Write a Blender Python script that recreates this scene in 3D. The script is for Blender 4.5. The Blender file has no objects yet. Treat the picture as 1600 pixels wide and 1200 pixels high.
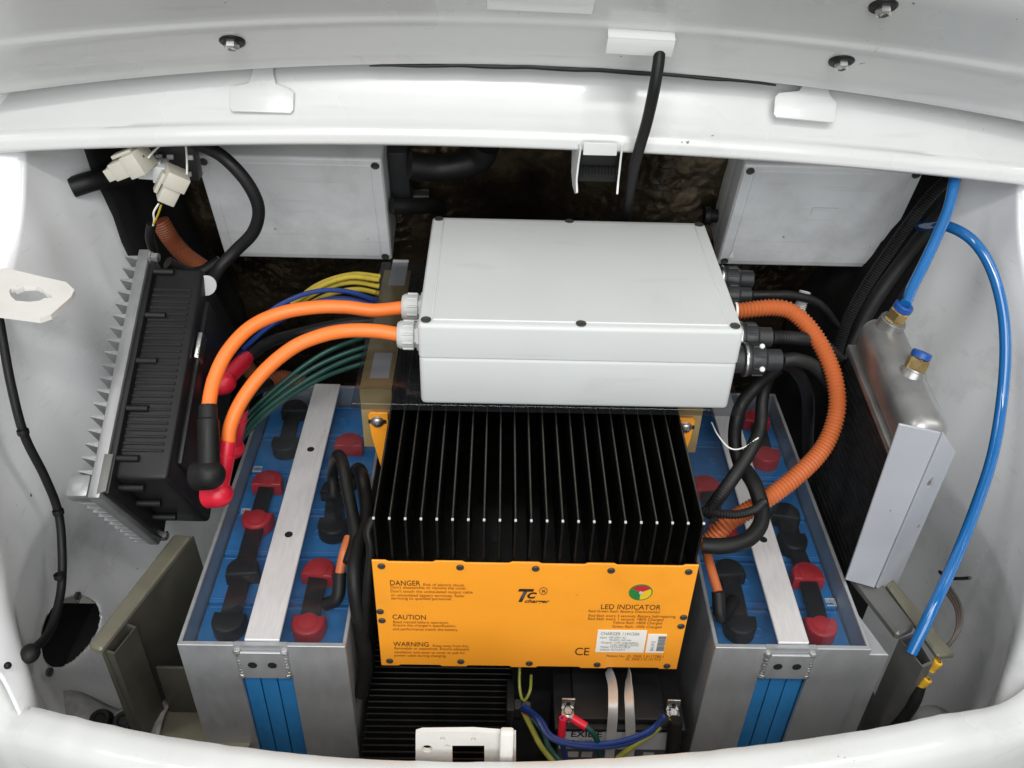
import bpy, bmesh, math, random
from mathutils import noise as mnoise
from mathutils import Matrix, Vector, Euler
random.seed(7)
sc = bpy.context.scene
COL = sc.collection

# ------------------------------------------------------------------ camera, world, lamps, exposure
cam_d = bpy.data.cameras.new("camera"); cam = bpy.data.objects.new("camera", cam_d); COL.objects.link(cam)
cam_d.sensor_fit = 'HORIZONTAL'; cam_d.sensor_width = 36.0; cam_d.lens = 36.0 * 1450 / 1600
cam_d.clip_start = 0.02; cam_d.clip_end = 60
cam.matrix_world = Matrix(((0.999637, -0.019009, -0.019116, 0.0), (-0.003859, 0.600877, -0.799332, -0.85),
                           (0.026681, 0.799115, 0.600585, 1.16), (0, 0, 0, 1)))
sc.camera = cam
w = bpy.data.worlds.new("World"); sc.world = w; w.use_nodes = True
w.node_tree.nodes["Background"].inputs[0].default_value = (0.93, 0.97, 1.0, 1)
w.node_tree.nodes["Background"].inputs[1].default_value = 0.09

def area_lamp(name, loc, target, sx, sy, power, col=(1, 0.97, 0.93)):
    d = bpy.data.lights.new(name, 'AREA'); d.shape = 'RECTANGLE'; d.size = sx; d.size_y = sy
    d.energy = power; d.color = col
    o = bpy.data.objects.new(name, d); COL.objects.link(o); o.location = loc
    o.rotation_euler = (Vector(target) - Vector(loc)).to_track_quat('-Z', 'Y').to_euler()
    return o
# workshop ceiling tubes, over and behind the person who took the picture
area_lamp("ceiling_tube", (0.10, -1.45, 2.60), (0.0, 0.0, 0.5), 1.5, 0.12, 22)
area_lamp("ceiling_tube", (-1.5, -0.7, 2.6), (0.0, -0.1, 0.4), 0.3, 1.4, 17)
area_lamp("ceiling_tube", (1.5, -0.7, 2.6), (0.0, -0.1, 0.4), 0.3, 1.4, 17)
area_lamp("upper_front_fill", (0.0, -2.3, 2.65), (0.0, 0.0, 0.6), 2.0, 1.0, 44, (0.97, 0.99, 1.0))  # unseen soft light added high in front, lighting front faces and cowl
area_lamp("front_fill", (0.0, -3.6, 1.65), (0.0, 0.0, 0.6), 3.6, 1.7, 88, (0.97, 0.99, 1.0))  # unseen wide fill added to brighten the side walls and rear enclosures
sc.view_settings.view_transform = 'Standard'; sc.view_settings.look = 'None'
sc.view_settings.exposure = -0.2; sc.view_settings.gamma = 1.0; sc.view_settings.use_curve_mapping = False
sc.cycles.max_bounces = 8; sc.cycles.transparent_max_bounces = 12
sc.cycles.use_denoising = True

# ------------------------------------------------------------------ materials
MATS = {}
def mat(name, col, rough=0.5, metal=0.0, var=0.06, vscale=18.0, bump=0.0, bscale=200.0, coat=0.0, spec=0.5,
        rvar=0.08, dirt=None, dirt_amt=0.0, dirt_scale=9.0, trans=0.0, stretch=None, dirt_lo=0.55, speck=0.0, scuff=0.0):
    m = bpy.data.materials.new(name); m.use_nodes = True
    nt = m.node_tree; N = nt.nodes; L = nt.links
    b = N["Principled BSDF"]
    b.inputs["Metallic"].default_value = metal
    b.inputs["Specular IOR Level"].default_value = spec
    b.inputs["Coat Weight"].default_value = coat
    b.inputs["Coat Roughness"].default_value = 0.08
    b.inputs["Transmission Weight"].default_value = trans
    tc = N.new("ShaderNodeTexCoord"); src = tc.outputs["Object"]
    if stretch:
        mp = N.new("ShaderNodeMapping"); mp.inputs["Scale"].default_value = stretch
        L.new(src, mp.inputs[0]); src = mp.outputs[0]
    n1 = N.new("ShaderNodeTexNoise"); n1.inputs["Scale"].default_value = vscale; n1.inputs["Detail"].default_value = 6
    L.new(src, n1.inputs["Vector"])
    cr = N.new("ShaderNodeMapRange"); cr.inputs[1].default_value = 0.3; cr.inputs[2].default_value = 0.7
    cr.inputs[3].default_value = 1 - var; cr.inputs[4].default_value = 1 + var
    L.new(n1.outputs["Fac"], cr.inputs[0])
    mul = N.new("ShaderNodeVectorMath"); mul.operation = 'SCALE'; mul.inputs[0].default_value = col[:3]
    L.new(cr.outputs[0], mul.inputs["Scale"])
    out = mul.outputs[0]
    if dirt:
        n2 = N.new("ShaderNodeTexNoise"); n2.inputs["Scale"].default_value = dirt_scale; n2.inputs["Detail"].default_value = 9
        n2.inputs["Roughness"].default_value = 0.7
        L.new(src, n2.inputs["Vector"])
        dr = N.new("ShaderNodeMapRange"); dr.inputs[1].default_value = dirt_lo; dr.inputs[2].default_value = dirt_lo + 0.2
        dr.inputs[3].default_value = 0; dr.inputs[4].default_value = dirt_amt
        L.new(n2.outputs["Fac"], dr.inputs[0])
        mx = N.new("ShaderNodeMix"); mx.data_type = 'RGBA'
        L.new(dr.outputs[0], mx.inputs[0]); L.new(out, mx.inputs[6]); mx.inputs[7].default_value = (*dirt, 1)
        out = mx.outputs[2]
    if speck > 0:      # small dark chips and specks
        n4 = N.new("ShaderNodeTexNoise"); n4.inputs["Scale"].default_value = 75; n4.inputs["Detail"].default_value = 3
        n5 = N.new("ShaderNodeTexNoise"); n5.inputs["Scale"].default_value = 7; n5.inputs["Detail"].default_value = 2
        L.new(src, n4.inputs["Vector"]); L.new(src, n5.inputs["Vector"])
        ad = N.new("ShaderNodeMath"); ad.operation = 'MULTIPLY_ADD'; ad.inputs[1].default_value = 0.45; L.new(n5.outputs["Fac"], ad.inputs[0]); L.new(n4.outputs["Fac"], ad.inputs[2])
        sr = N.new("ShaderNodeMapRange"); sr.inputs[1].default_value = 1.05 - .06 * speck; sr.inputs[2].default_value = 1.08 - .06 * speck; sr.inputs[4].default_value = 0.85
        L.new(ad.outputs[0], sr.inputs[0])
        mx2 = N.new("ShaderNodeMix"); mx2.data_type = 'RGBA'; L.new(sr.outputs[0], mx2.inputs[0]); L.new(out, mx2.inputs[6]); mx2.inputs[7].default_value = (0.05, 0.045, 0.04, 1)
        out = mx2.outputs[2]
    if scuff > 0:      # long thin rub marks
        mp2 = N.new("ShaderNodeMapping"); mp2.inputs["Scale"].default_value = (3, 12, 55); mp2.inputs["Rotation"].default_value = (.3, .5, .2); L.new(tc.outputs["Object"], mp2.inputs[0])
        n6 = N.new("ShaderNodeTexNoise"); n6.inputs["Scale"].default_value = 2.2; n6.inputs["Detail"].default_value = 5; L.new(mp2.outputs[0], n6.inputs["Vector"])
        s2 = N.new("ShaderNodeMapRange"); s2.inputs[1].default_value = .62; s2.inputs[2].default_value = .75; s2.inputs[4].default_value = scuff; L.new(n6.outputs["Fac"], s2.inputs[0])
        mx3 = N.new("ShaderNodeMix"); mx3.data_type = 'RGBA'; L.new(s2.outputs[0], mx3.inputs[0]); L.new(out, mx3.inputs[6]); mx3.inputs[7].default_value = (0.33, 0.32, 0.30, 1)
        out = mx3.outputs[2]
    L.new(out, b.inputs["Base Color"])
    rr = N.new("ShaderNodeMapRange"); rr.inputs[3].default_value = max(0.02, rough - rvar); rr.inputs[4].default_value = rough + rvar
    rr.inputs[1].default_value = 0.3; rr.inputs[2].default_value = 0.7
    L.new(n1.outputs["Fac"], rr.inputs[0]); L.new(rr.outputs[0], b.inputs["Roughness"])
    if bump > 0:
        n3 = N.new("ShaderNodeTexNoise"); n3.inputs["Scale"].default_value = bscale; n3.inputs["Detail"].default_value = 4
        L.new(src, n3.inputs["Vector"])
        bp = N.new("ShaderNodeBump"); bp.inputs["Strength"].default_value = bump; bp.inputs["Distance"].default_value = 0.002
        L.new(n3.outputs["Fac"], bp.inputs["Height"]); L.new(bp.outputs[0], b.inputs["Normal"])
    MATS[name] = m
    return m
mat("paint", (0.69, 0.70, 0.69), 0.26, 0, 0.03, 6, 0.04, 35, coat=0.5, dirt=(0.30, 0.28, 0.24), dirt_amt=0.22, dirt_scale=7, dirt_lo=0.6, speck=0.45, scuff=0.12)
mat("paint_in", (0.80, 0.81, 0.82), 0.24, 0, 0.04, 5, 0.08, 14, coat=0.6, dirt=(0.26, 0.25, 0.23), dirt_amt=0.4, dirt_scale=6, dirt_lo=0.56, speck=0.4, scuff=0.18)
mat("paint_lid_shaded", (0.55, 0.56, 0.55), 0.3, 0, 0.04, 6, 0.06, 20, coat=0.4, dirt=(0.28, 0.27, 0.25), dirt_amt=0.35, dirt_scale=9, dirt_lo=0.58, speck=0.55, scuff=0.25)  # white body paint darkened for the lid: its shade is put into the colour
mat("chipped_paint", (0.74, 0.72, 0.68), 0.4, 0, 0.05, 20, 0.15, 60, dirt=(0.06, 0.05, 0.045), dirt_amt=0.95, dirt_scale=34, dirt_lo=0.62)
mat("floor_paint", (0.30, 0.30, 0.29), 0.6, 0, 0.2, 14, 0.3, 60, dirt=(0.08, 0.075, 0.07), dirt_amt=0.8, dirt_scale=12, dirt_lo=0.48)
mat("underbody", (0.035, 0.035, 0.036), 0.75, 0, 0.3, 16, 0.4, 90)
mat("concrete", (0.33, 0.32, 0.30), 0.8, 0, 0.12, 3, 0.2, 60, dirt=(0.2, 0.19, 0.18), dirt_amt=0.5, dirt_scale=2)
mat("abs_grey", (0.585, 0.605, 0.60), 0.42, 0, 0.02, 10, 0.05, 900, rvar=0.05, dirt=(0.40, 0.39, 0.36), dirt_amt=0.25, dirt_scale=8, dirt_lo=0.6, scuff=0.22)
mat("abs_grey_dusty", (0.64, 0.655, 0.66), 0.38, 0, 0.05, 14, 0.05, 900, dirt=(0.36, 0.36, 0.35), dirt_amt=0.45, dirt_scale=9, dirt_lo=0.52, speck=0.4, scuff=0.25)
mat("nylon_grey", (0.52, 0.53, 0.52), 0.4, 0, 0.03, 30)
mat("aluminium", (0.44, 0.45, 0.46), 0.45, 0.55, 0.04, 30, 0.05, 120, stretch=(3, 3, 1), dirt=(0.28, 0.28, 0.28), dirt_amt=0.3, dirt_scale=12)
mat("cast_aluminium", (0.30, 0.305, 0.31), 0.45, 0.6, 0.08, 40, 0.1, 400)
mat("alu_bar", (0.70, 0.68, 0.68), 0.5, 0.25, 0.05, 40, 0.05, 300, stretch=(8, 1, 8), dirt=(0.45, 0.43, 0.41), dirt_amt=0.4, dirt_scale=14, speck=0.8)
mat("weld", (0.50, 0.50, 0.50), 0.35, 0.9, 0.2, 60, 0.4, 300)
mat("steel", (0.55, 0.55, 0.54), 0.3, 1.0, 0.12, 60)
mat("strap_steel", (0.66, 0.66, 0.65), 0.4, 0.6, 0.05, 60)
mat("zinc_gold", (0.52, 0.39, 0.17), 0.4, 0.5, 0.25, 14, 0.05, 90, dirt=(0.46, 0.28, 0.18), dirt_amt=0.5, dirt_scale=8, dirt_lo=0.48)
mat("khaki_steel", (0.105, 0.102, 0.080), 0.42, 0.55, 0.16, 16, 0.15, 120, dirt=(0.09, 0.085, 0.06), dirt_amt=0.6, dirt_scale=11)
mat("khaki_pale", (0.20, 0.19, 0.14), 0.45, 0.35, 0.16, 16, 0.15, 120, dirt=(0.22, 0.2, 0.14), dirt_amt=0.6, dirt_scale=11)
mat("dark_steel", (0.15, 0.152, 0.145), 0.45, 0.4, 0.16, 16, 0.15, 120, dirt=(0.16, 0.155, 0.13), dirt_amt=0.4, dirt_scale=11)
mat("black_anodised", (0.006, 0.0057, 0.0053), 0.36, 0.1, 0.15, 40, rvar=0.1, spec=0.3, dirt=(0.022, 0.019, 0.015), dirt_amt=0.6, dirt_scale=30)
mat("fin_edge", (0.15, 0.135, 0.11), 0.4, 0.8, 0.3, 90)
mat("black_plastic", (0.009, 0.0092, 0.010), 0.45, 0, 0.15, 30, 0.05, 500, spec=0.32)
mat("black_rubber", (0.008, 0.008, 0.008), 0.5, 0, 0.2, 40, 0.05, 300, spec=0.3)
mat("grey_plastic", (0.026, 0.027, 0.029), 0.4, 0, 0.1, 40, spec=0.35)
mat("insulation", (0.010, 0.0098, 0.0095), 0.8, 0, 0.4, 14, 0.6, 40, spec=0.2)
mat("tank_alloy", (0.36, 0.36, 0.355), 0.36, 0.75, 0.12, 20, 0.1, 60, dirt=(0.2, 0.19, 0.18), dirt_amt=0.5, dirt_scale=14, dirt_lo=0.5)
mat("orange_plate", (0.97, 0.37, 0.026), 0.38, 0, 0.025, 10, 0.04, 900, rvar=0.05, dirt=(0.7, 0.25, 0.03), dirt_amt=0.4, dirt_scale=6, speck=0.4)
mat("orange_cable", (0.95, 0.205, 0.032), 0.45, 0, 0.03, 30, 0.05, 400, dirt=(0.5, 0.12, 0.03), dirt_amt=0.35, dirt_scale=40, dirt_lo=0.62)
mat("orange_conduit", (0.52, 0.135, 0.040), 0.4, 0, 0.06, 30, dirt=(0.28, 0.085, 0.03), dirt_amt=0.4, dirt_scale=30)
mat("red_rubber", (0.46, 0.016, 0.022), 0.42, 0, 0.08, 30, 0.05, 300, dirt=(0.25, 0.02, 0.02), dirt_amt=0.4, dirt_scale=40)
mat("red_boot", (0.62, 0.012, 0.035), 0.35, 0, 0.06, 30, 0.04, 300)
mat("cell_blue", (0.028, 0.21, 0.50), 0.45, 0, 0.08, 20, 0.08, 120, dirt=(0.02, 0.09, 0.2), dirt_amt=0.5, dirt_scale=18)
mat("hose_blue", (0.012, 0.145, 0.42), 0.14, 0, 0.04, 20, coat=0.6, trans=0.1)
mat("fitting_blue", (0.01, 0.07, 0.30), 0.35, 0, 0.05, 30)
mat("brass", (0.60, 0.43, 0.19), 0.28, 1.0, 0.08, 60)
mat("wire_blue", (0.008, 0.036, 0.19), 0.4, 0, 0.08, 30)
mat("wire_navy", (0.01, 0.028, 0.13), 0.4, 0, 0.08, 30)
mat("wire_yellow", (0.48, 0.36, 0.03), 0.45, 0, 0.15, 60)
mat("wire_teal", (0.002, 0.045, 0.034), 0.45, 0, 0.1, 40)
mat("wire_olive", (0.24, 0.25, 0.04), 0.45, 0, 0.1, 60)
mat("wire_brown", (0.09, 0.07, 0.06), 0.4, 0, 0.1, 60)
mat("yellow_crimp", (0.75, 0.42, 0.03), 0.4, 0, 0.08, 60)
mat("connector_white", (0.60, 0.575, 0.49), 0.4, 0, 0.05, 40, trans=0.1)
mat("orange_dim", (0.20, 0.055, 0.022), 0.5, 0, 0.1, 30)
mat("foil", (0.20, 0.155, 0.098), 0.24, 0.92, 0.5, 9, 0.9, 55, dirt=(0.03, 0.026, 0.022), dirt_amt=0.85, dirt_scale=8, dirt_lo=0.46)
mat("radiator_core", (0.011, 0.0115, 0.012), 0.6, 0.1, 0.4, 60, 0.3, 200, dirt=(0.05, 0.05, 0.05), dirt_amt=0.5, dirt_scale=60, dirt_lo=0.6)
mat("grey_bracket", (0.43, 0.45, 0.49), 0.38, 0.15, 0.05, 12, 0.05, 60, dirt=(0.2, 0.2, 0.2), dirt_amt=0.35, dirt_scale=20, dirt_lo=0.62, speck=1.3, scuff=0.3)
mat("ink", (0.020, 0.012, 0.008), 0.6)
mat("ink_soft", (0.22, 0.062, 0.012), 0.6)
mat("ink_grey", (0.20, 0.20, 0.20), 0.6)
mat("paper", (0.86, 0.85, 0.80), 0.5, 0, 0.02)
mat("paper_dull", (0.50, 0.50, 0.51), 0.5, 0, 0.04)
mat("label_silver", (0.58, 0.60, 0.64), 0.4, 0.2, 0.04)
mat("label_dark", (0.07, 0.08, 0.10), 0.4, 0.2, 0.04)
mat("logo_red", (0.45, 0.02, 0.03), 0.5); mat("logo_green", (0.02, 0.20, 0.04), 0.5); mat("logo_yellow", (0.75, 0.50, 0.02), 0.5)
mat("void", (0.004, 0.004, 0.004), 0.9)
mat("recess", (0.06, 0.058, 0.052), 0.45, 0.3, 0.2, 80)
def clear_sheet(name, tint, edge=0.03):
    m = bpy.data.materials.new(name); m.use_nodes = True
    nt = m.node_tree; N = nt.nodes; L = nt.links
    N.remove(N["Principled BSDF"])
    t = N.new("ShaderNodeBsdfTransparent"); t.inputs[0].default_value = (*tint, 1)
    g = N.new("ShaderNodeBsdfGlossy"); g.inputs["Roughness"].default_value = 0.06
    f = N.new("ShaderNodeFresnel"); f.inputs[0].default_value = 1.49
    mx = N.new("ShaderNodeMixShader")
    d = N.new("ShaderNodeBsdfDiffuse"); d.inputs[0].default_value = (0.55, 0.58, 0.62, 1)
    tc = N.new("ShaderNodeTexCoord"); n = N.new("ShaderNodeTexNoise"); n.inputs["Scale"].default_value = 14; n.inputs["Detail"].default_value = 8
    L.new(tc.outputs["Object"], n.inputs["Vector"])
    mr = N.new("ShaderNodeMapRange"); mr.inputs[1].default_value = 0.4; mr.inputs[2].default_value = 0.75; mr.inputs[3].default_value = 0.01; mr.inputs[4].default_value = edge
    L.new(n.outputs["Fac"], mr.inputs[0])
    m2 = N.new("ShaderNodeMixShader")
    L.new(mr.outputs[0], m2.inputs[0]); L.new(t.outputs[0], m2.inputs[1]); L.new(d.outputs[0], m2.inputs[2])
    geo = N.new("ShaderNodeNewGeometry"); inv = N.new("ShaderNodeMath"); inv.operation = 'MULTIPLY_ADD'
    inv.inputs[1].default_value = -1; inv.inputs[2].default_value = 1; L.new(geo.outputs["Backfacing"], inv.inputs[0])
    fm = N.new("ShaderNodeMath"); fm.operation = 'MULTIPLY'; L.new(f.outputs[0], fm.inputs[0]); L.new(inv.outputs[0], fm.inputs[1])
    inv.inputs[1].default_value = -.6; inv.inputs[2].default_value = .6
    L.new(fm.outputs[0], mx.inputs[0]); L.new(m2.outputs[0], mx.inputs[1]); L.new(g.outputs[0], mx.inputs[2])
    L.new(mx.outputs[0], N["Material Output"].inputs[0])
    MATS[name] = m
clear_sheet("acrylic", (0.88, 0.90, 0.92), 0.012)
clear_sheet("acrylic_smoke", (0.70, 0.71, 0.72), 0.012)

# ------------------------------------------------------------------ mesh helpers
def V(*a): return Vector(a[0] if len(a) == 1 else a)
def catmull(pts, step):
    P = [Vector(p) for p in pts]
    if len(P) == 2: P = [P[0], P[0].lerp(P[1], .5), P[1]]
    P = [P[0] * 2 - P[1]] + P + [P[-1] * 2 - P[-2]]
    out = []
    for i in range(1, len(P) - 2):
        p0, p1, p2, p3 = P[i - 1:i + 3]
        n = max(3, int((p2 - p1).length / 0.002))
        for k in range(n):
            t = k / n
            out.append(0.5 * ((2 * p1) + (p2 - p0) * t + (2 * p0 - 5 * p1 + 4 * p2 - p3) * t * t + (3 * p1 - p0 - 3 * p2 + p3) * t ** 3))
    out.append(P[-2])
    res = [out[0]]; acc = 0
    total = sum((out[i + 1] - out[i]).length for i in range(len(out) - 1))
    n = max(2, round(total / step)); st = total / n; nxt = st
    for i in range(len(out) - 1):
        l = (out[i + 1] - out[i]).length
        while l > 0 and acc + l >= nxt - 1e-9 and len(res) < n:
            res.append(out[i].lerp(out[i + 1], (nxt - acc) / l)); nxt += st
        acc += l
    res.append(out[-1])
    return res
def frame(o, u, v):
    u = Vector(u).normalized(); v = Vector(v); v = (v - u * v.dot(u)).normalized(); n = u.cross(v)
    M = Matrix.Identity(4)
    for i in range(3):
        M[i][0], M[i][1], M[i][2], M[i][3] = u[i], v[i], n[i], o[i]
    return M
def axis_frame(o, n):
    n = Vector(n).normalized(); a = Vector((0, 0, 1)) if abs(n.z) < .9 else Vector((0, 1, 0))
    u = a.cross(n).normalized(); v = n.cross(u)
    M = Matrix.Identity(4)
    for i in range(3):
        M[i][0], M[i][1], M[i][2], M[i][3] = u[i], v[i], n[i], o[i]
    return M

class MB:
    def __init__(s, M=None): s.bm = bmesh.new(); s.M = M or Matrix.Identity(4)
    def _merge(s, t):
        t.transform(s.M); me = bpy.data.meshes.new("t"); t.to_mesh(me); t.free(); s.bm.from_mesh(me); bpy.data.meshes.remove(me); return s
    def box(s, lo, hi, bev=0.0, seg=2, only=None):
        t = bmesh.new(); bmesh.ops.create_cube(t, size=1)
        for v in t.verts:
            for i in range(3): v.co[i] = lo[i] if v.co[i] < 0 else hi[i]
        if bev > 0:
            es = [e for e in t.edges if only is None or only(e)]
            bmesh.ops.bevel(t, geom=es, offset=bev, segments=seg, affect='EDGES', profile=0.5)
        return s._merge(t)
    def obox(s, M, lo, hi, bev=0.0, seg=2):
        old = s.M; s.M = old @ M; s.box(lo, hi, bev, seg); s.M = old; return s
    def cyl(s, p0, p1, r0, r1=None, n=20, bev=0.0):
        p0 = Vector(p0); p1 = Vector(p1); r1 = r0 if r1 is None else r1
        h = (p1 - p0).length
        prof = [(0, 0), (r0, 0), (r1, h), (0, h)] if bev == 0 else [(0, 0), (r0 - bev, 0), (r0, bev), (r1, h - bev), (r1 - bev, h), (0, h)]
        return s.lathe(prof, p0, p1 - p0, n)
    def lathe(s, prof, o, axis, n=20):
        t = bmesh.new(); M = axis_frame(o, axis); rings = []
        for r, h in prof:
            if r < 1e-7: rings.append([t.verts.new((0, 0, h))])
            else: rings.append([t.verts.new((r * math.cos(2 * math.pi * k / n), r * math.sin(2 * math.pi * k / n), h)) for k in range(n)])
        for a, b in zip(rings, rings[1:]):
            for k in range(n):
                k2 = (k + 1) % n
                if len(a) == 1 and len(b) == 1: continue
                if len(a) == 1: t.faces.new((a[0], b[k2], b[k])[::-1])
                elif len(b) == 1: t.faces.new((a[k], a[k2], b[0]))
                else: t.faces.new((a[k], a[k2], b[k2], b[k]))
        bmesh.ops.recalc_face_normals(t, faces=t.faces)
        t.transform(M); return s._merge(t)
    def tube(s, pts, r, n=10, step=0.006, rf=None):
        P = catmull(pts, step); t = bmesh.new(); rings = []
        tang = [(P[min(i + 1, len(P) - 1)] - P[max(i - 1, 0)]).normalized() for i in range(len(P))]
        up = Vector((0, 0, 1)) if abs(tang[0].z) < .9 else Vector((0, 1, 0))
        u = tang[0].cross(up).normalized()
        for i, p in enumerate(P):
            if i:
                u = (u - tang[i] * u.dot(tang[i])).normalized()
            v = tang[i].cross(u)
            rr = r if rf is None else rf(i, len(P))
            rings.append([t.verts.new(p + (u * math.cos(2 * math.pi * k / n) + v * math.sin(2 * math.pi * k / n)) * rr) for k in range(n)])
        for a, b in zip(rings, rings[1:]):
            for k in range(n): t.faces.new((a[k], a[(k + 1) % n], b[(k + 1) % n], b[k]))
        t.faces.new(rings[0][::-1]); t.faces.new(rings[-1])
        bmesh.ops.recalc_face_normals(t, faces=t.faces)
        return s._merge(t)
    def corrugated(s, pts, r, pitch=0.0038, depth=0.0016, n=16):
        return s.tube(pts, r, n, pitch / 4, rf=lambda i, m: r - (depth if i % 4 in (0,) else (depth * .5 if i % 4 in (1, 3) else 0)))
    def ribbon(s, pts, wdir, wid, th, step=0.006):
        """flat strap: wdir is a vector or a list of vectors, one for each control point"""
        P = catmull(pts, step); t = bmesh.new(); rings = []; m = len(P)
        for i, p in enumerate(P):
            tg = (P[min(i + 1, m - 1)] - P[max(i - 1, 0)]).normalized()
            if isinstance(wdir, list):
                f = i / (m - 1) * (len(wdir) - 1); k = min(int(f), len(wdir) - 2); w_ = Vector(wdir[k]).lerp(Vector(wdir[k + 1]), f - k)
            else: w_ = Vector(wdir)
            w_ = (w_ - tg * w_.dot(tg)).normalized(); nn = tg.cross(w_)
            rings.append([t.verts.new(p + w_ * a * wid / 2 + nn * b * th / 2) for a, b in ((-1, -1), (1, -1), (1, 1), (-1, 1))])
        for a, b in zip(rings, rings[1:]):
            for k in range(4): t.faces.new((a[k], a[(k + 1) % 4], b[(k + 1) % 4], b[k]))
        t.faces.new(rings[0][::-1]); t.faces.new(rings[-1]); bmesh.ops.recalc_face_normals(t, faces=t.faces)
        return s._merge(t)
    def prism(s, poly, M, h, bev=0.0, seg=2):
        t = bmesh.new(); vs = [t.verts.new((x, y, 0)) for x, y in poly]; f = t.faces.new(vs)
        r = bmesh.ops.extrude_face_region(t, geom=[f]); top = [e for e in r['geom'] if isinstance(e, bmesh.types.BMVert)]
        bmesh.ops.translate(t, verts=top, vec=(0, 0, h)); bmesh.ops.recalc_face_normals(t, faces=t.faces)
        if bev > 0:
            es = [e for e in t.edges if all(v.co.z > h / 2 for v in e.verts)]
            bmesh.ops.bevel(t, geom=es, offset=bev, segments=seg, affect='EDGES', profile=0.5)
        t.transform(M); return s._merge(t)
    def prism_holes(s, outer, holes, M, h):
        t = bmesh.new(); edges = []
        for loop in [outer] + holes:
            vs = [t.verts.new((x, y, 0)) for x, y in loop]
            edges += [t.edges.new((vs[k], vs[(k + 1) % len(vs)])) for k in range(len(vs))]
        bmesh.ops.triangle_fill(t, use_beauty=True, use_dissolve=False, edges=edges)
        r = bmesh.ops.extrude_face_region(t, geom=list(t.faces)); top = [e for e in r['geom'] if isinstance(e, bmesh.types.BMVert)]
        bmesh.ops.translate(t, verts=top, vec=(0, 0, h)); bmesh.ops.recalc_face_normals(t, faces=t.faces)
        t.transform(M); return s._merge(t)
    def sphere(s, c, r, sc_=(1, 1, 1), n=20):
        t = bmesh.new(); bmesh.ops.create_uvsphere(t, u_segments=n, v_segments=n // 2, radius=r)
        for v in t.verts: v.co = Vector((v.co.x * sc_[0], v.co.y * sc_[1], v.co.z * sc_[2])) + Vector(c)
        return s._merge(t)
    def grid(s, rows, close=False):
        t = bmesh.new(); R = [[t.verts.new(p) for p in r] for r in rows]
        rr = list(zip(R, R[1:])) + ([(R[-1], R[0])] if close else [])
        for a, b in rr:
            for k in range(len(a) - 1): t.faces.new((a[k], a[k + 1], b[k + 1], b[k]))
        bmesh.ops.recalc_face_normals(t, faces=t.faces)
        return s._merge(t)
    def mesh(s, name, m, origin=(0, 0, 0), angle=35):
        bmesh.ops.translate(s.bm, verts=s.bm.verts, vec=-Vector(origin))
        me = bpy.data.meshes.new(name); s.bm.to_mesh(me); s.bm.free()
        me.materials.append(MATS[m])
        me.polygons.foreach_set("use_smooth", [True] * len(me.polygons))
        me.set_sharp_from_angle(angle=math.radians(angle)); me.update()
        return me
    def build(s, name, m, parent=None, angle=35, solid=0.0, label=None):
        if parent is not None:
            o0 = ORIG[parent.name]
        else:
            zs = [v.co for v in s.bm.verts]
            o0 = (sum(v.x for v in zs) / len(zs), sum(v.y for v in zs) / len(zs), min(v.z for v in zs))
        me = s.mesh(name, m, o0, angle)
        o = bpy.data.objects.new(name, me); COL.objects.link(o)
        if parent is not None: o.parent = parent
        else: o.location = o0
        ORIG[o.name] = Vector(o0)
        if solid:
            md = o.modifiers.new("thickness", 'SOLIDIFY'); md.thickness = solid; md.offset = 0
        if label: o["label"] = label
        return o
ORIG = {}
def thing(name, label, cat, loc, group=None):
    o = bpy.data.objects.new(name, None); COL.objects.link(o); o.location = loc; o.empty_display_size = 0.02
    o["label"] = label; o["category"] = cat
    if group: o["group"] = group
    ORIG[o.name] = Vector(loc); return o
def tag(o, label, cat, group=None):
    o["label"] = label; o["category"] = cat
    if group: o["group"] = group
    return o
def copy_part(o, off, parent=None):
    c = o.copy(); COL.objects.link(c); c.parent = parent or o.parent; c.location = Vector(o.location) + Vector(off)
    ORIG[c.name] = ORIG[o.name] - Vector(off); return c
def text(s_, p, h, m, parent, width=None, name="lettering", rot=(math.pi / 2, 0, 0), shear=0.0, bold=0.0, align='LEFT', thick=0.0):
    cu = bpy.data.curves.new("t", 'FONT'); cu.body = s_; cu.size = 1.0; cu.shear = shear; cu.offset = bold; cu.align_x = align
    cu.resolution_u = 3; cu.extrude = thick
    o = bpy.data.objects.new("t", cu); COL.objects.link(o)
    dg = bpy.context.evaluated_depsgraph_get(); dg.update()
    me = bpy.data.meshes.new_from_object(o.evaluated_get(dg)); bpy.data.objects.remove(o); bpy.data.curves.remove(cu)
    xs = [v.co.x for v in me.vertices]
    sx = h / 0.72
    if width and xs: sx = width / (max(xs) - min(xs))
    Rm = Euler(rot).to_matrix().to_4x4()
    o0 = ORIG[parent.name] if parent else Vector((0, 0, 0))
    me.transform(Matrix.Translation(Vector(p) - o0) @ Rm @ Matrix.Diagonal((sx, h / 0.72, 1, 1)))
    me.materials.clear(); me.materials.append(MATS[m])
    ob = bpy.data.objects.new(name, me); COL.objects.link(ob); ob.parent = parent
    ORIG[ob.name] = o0
    return ob
def lerp_tab(tab, t):
    for (a, va), (b, vb) in zip(tab, tab[1:]):
        if t <= b: 
            f = max(0, (t - a) / (b - a)); return va + (vb - va) * f
    return tab[-1][1]
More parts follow.
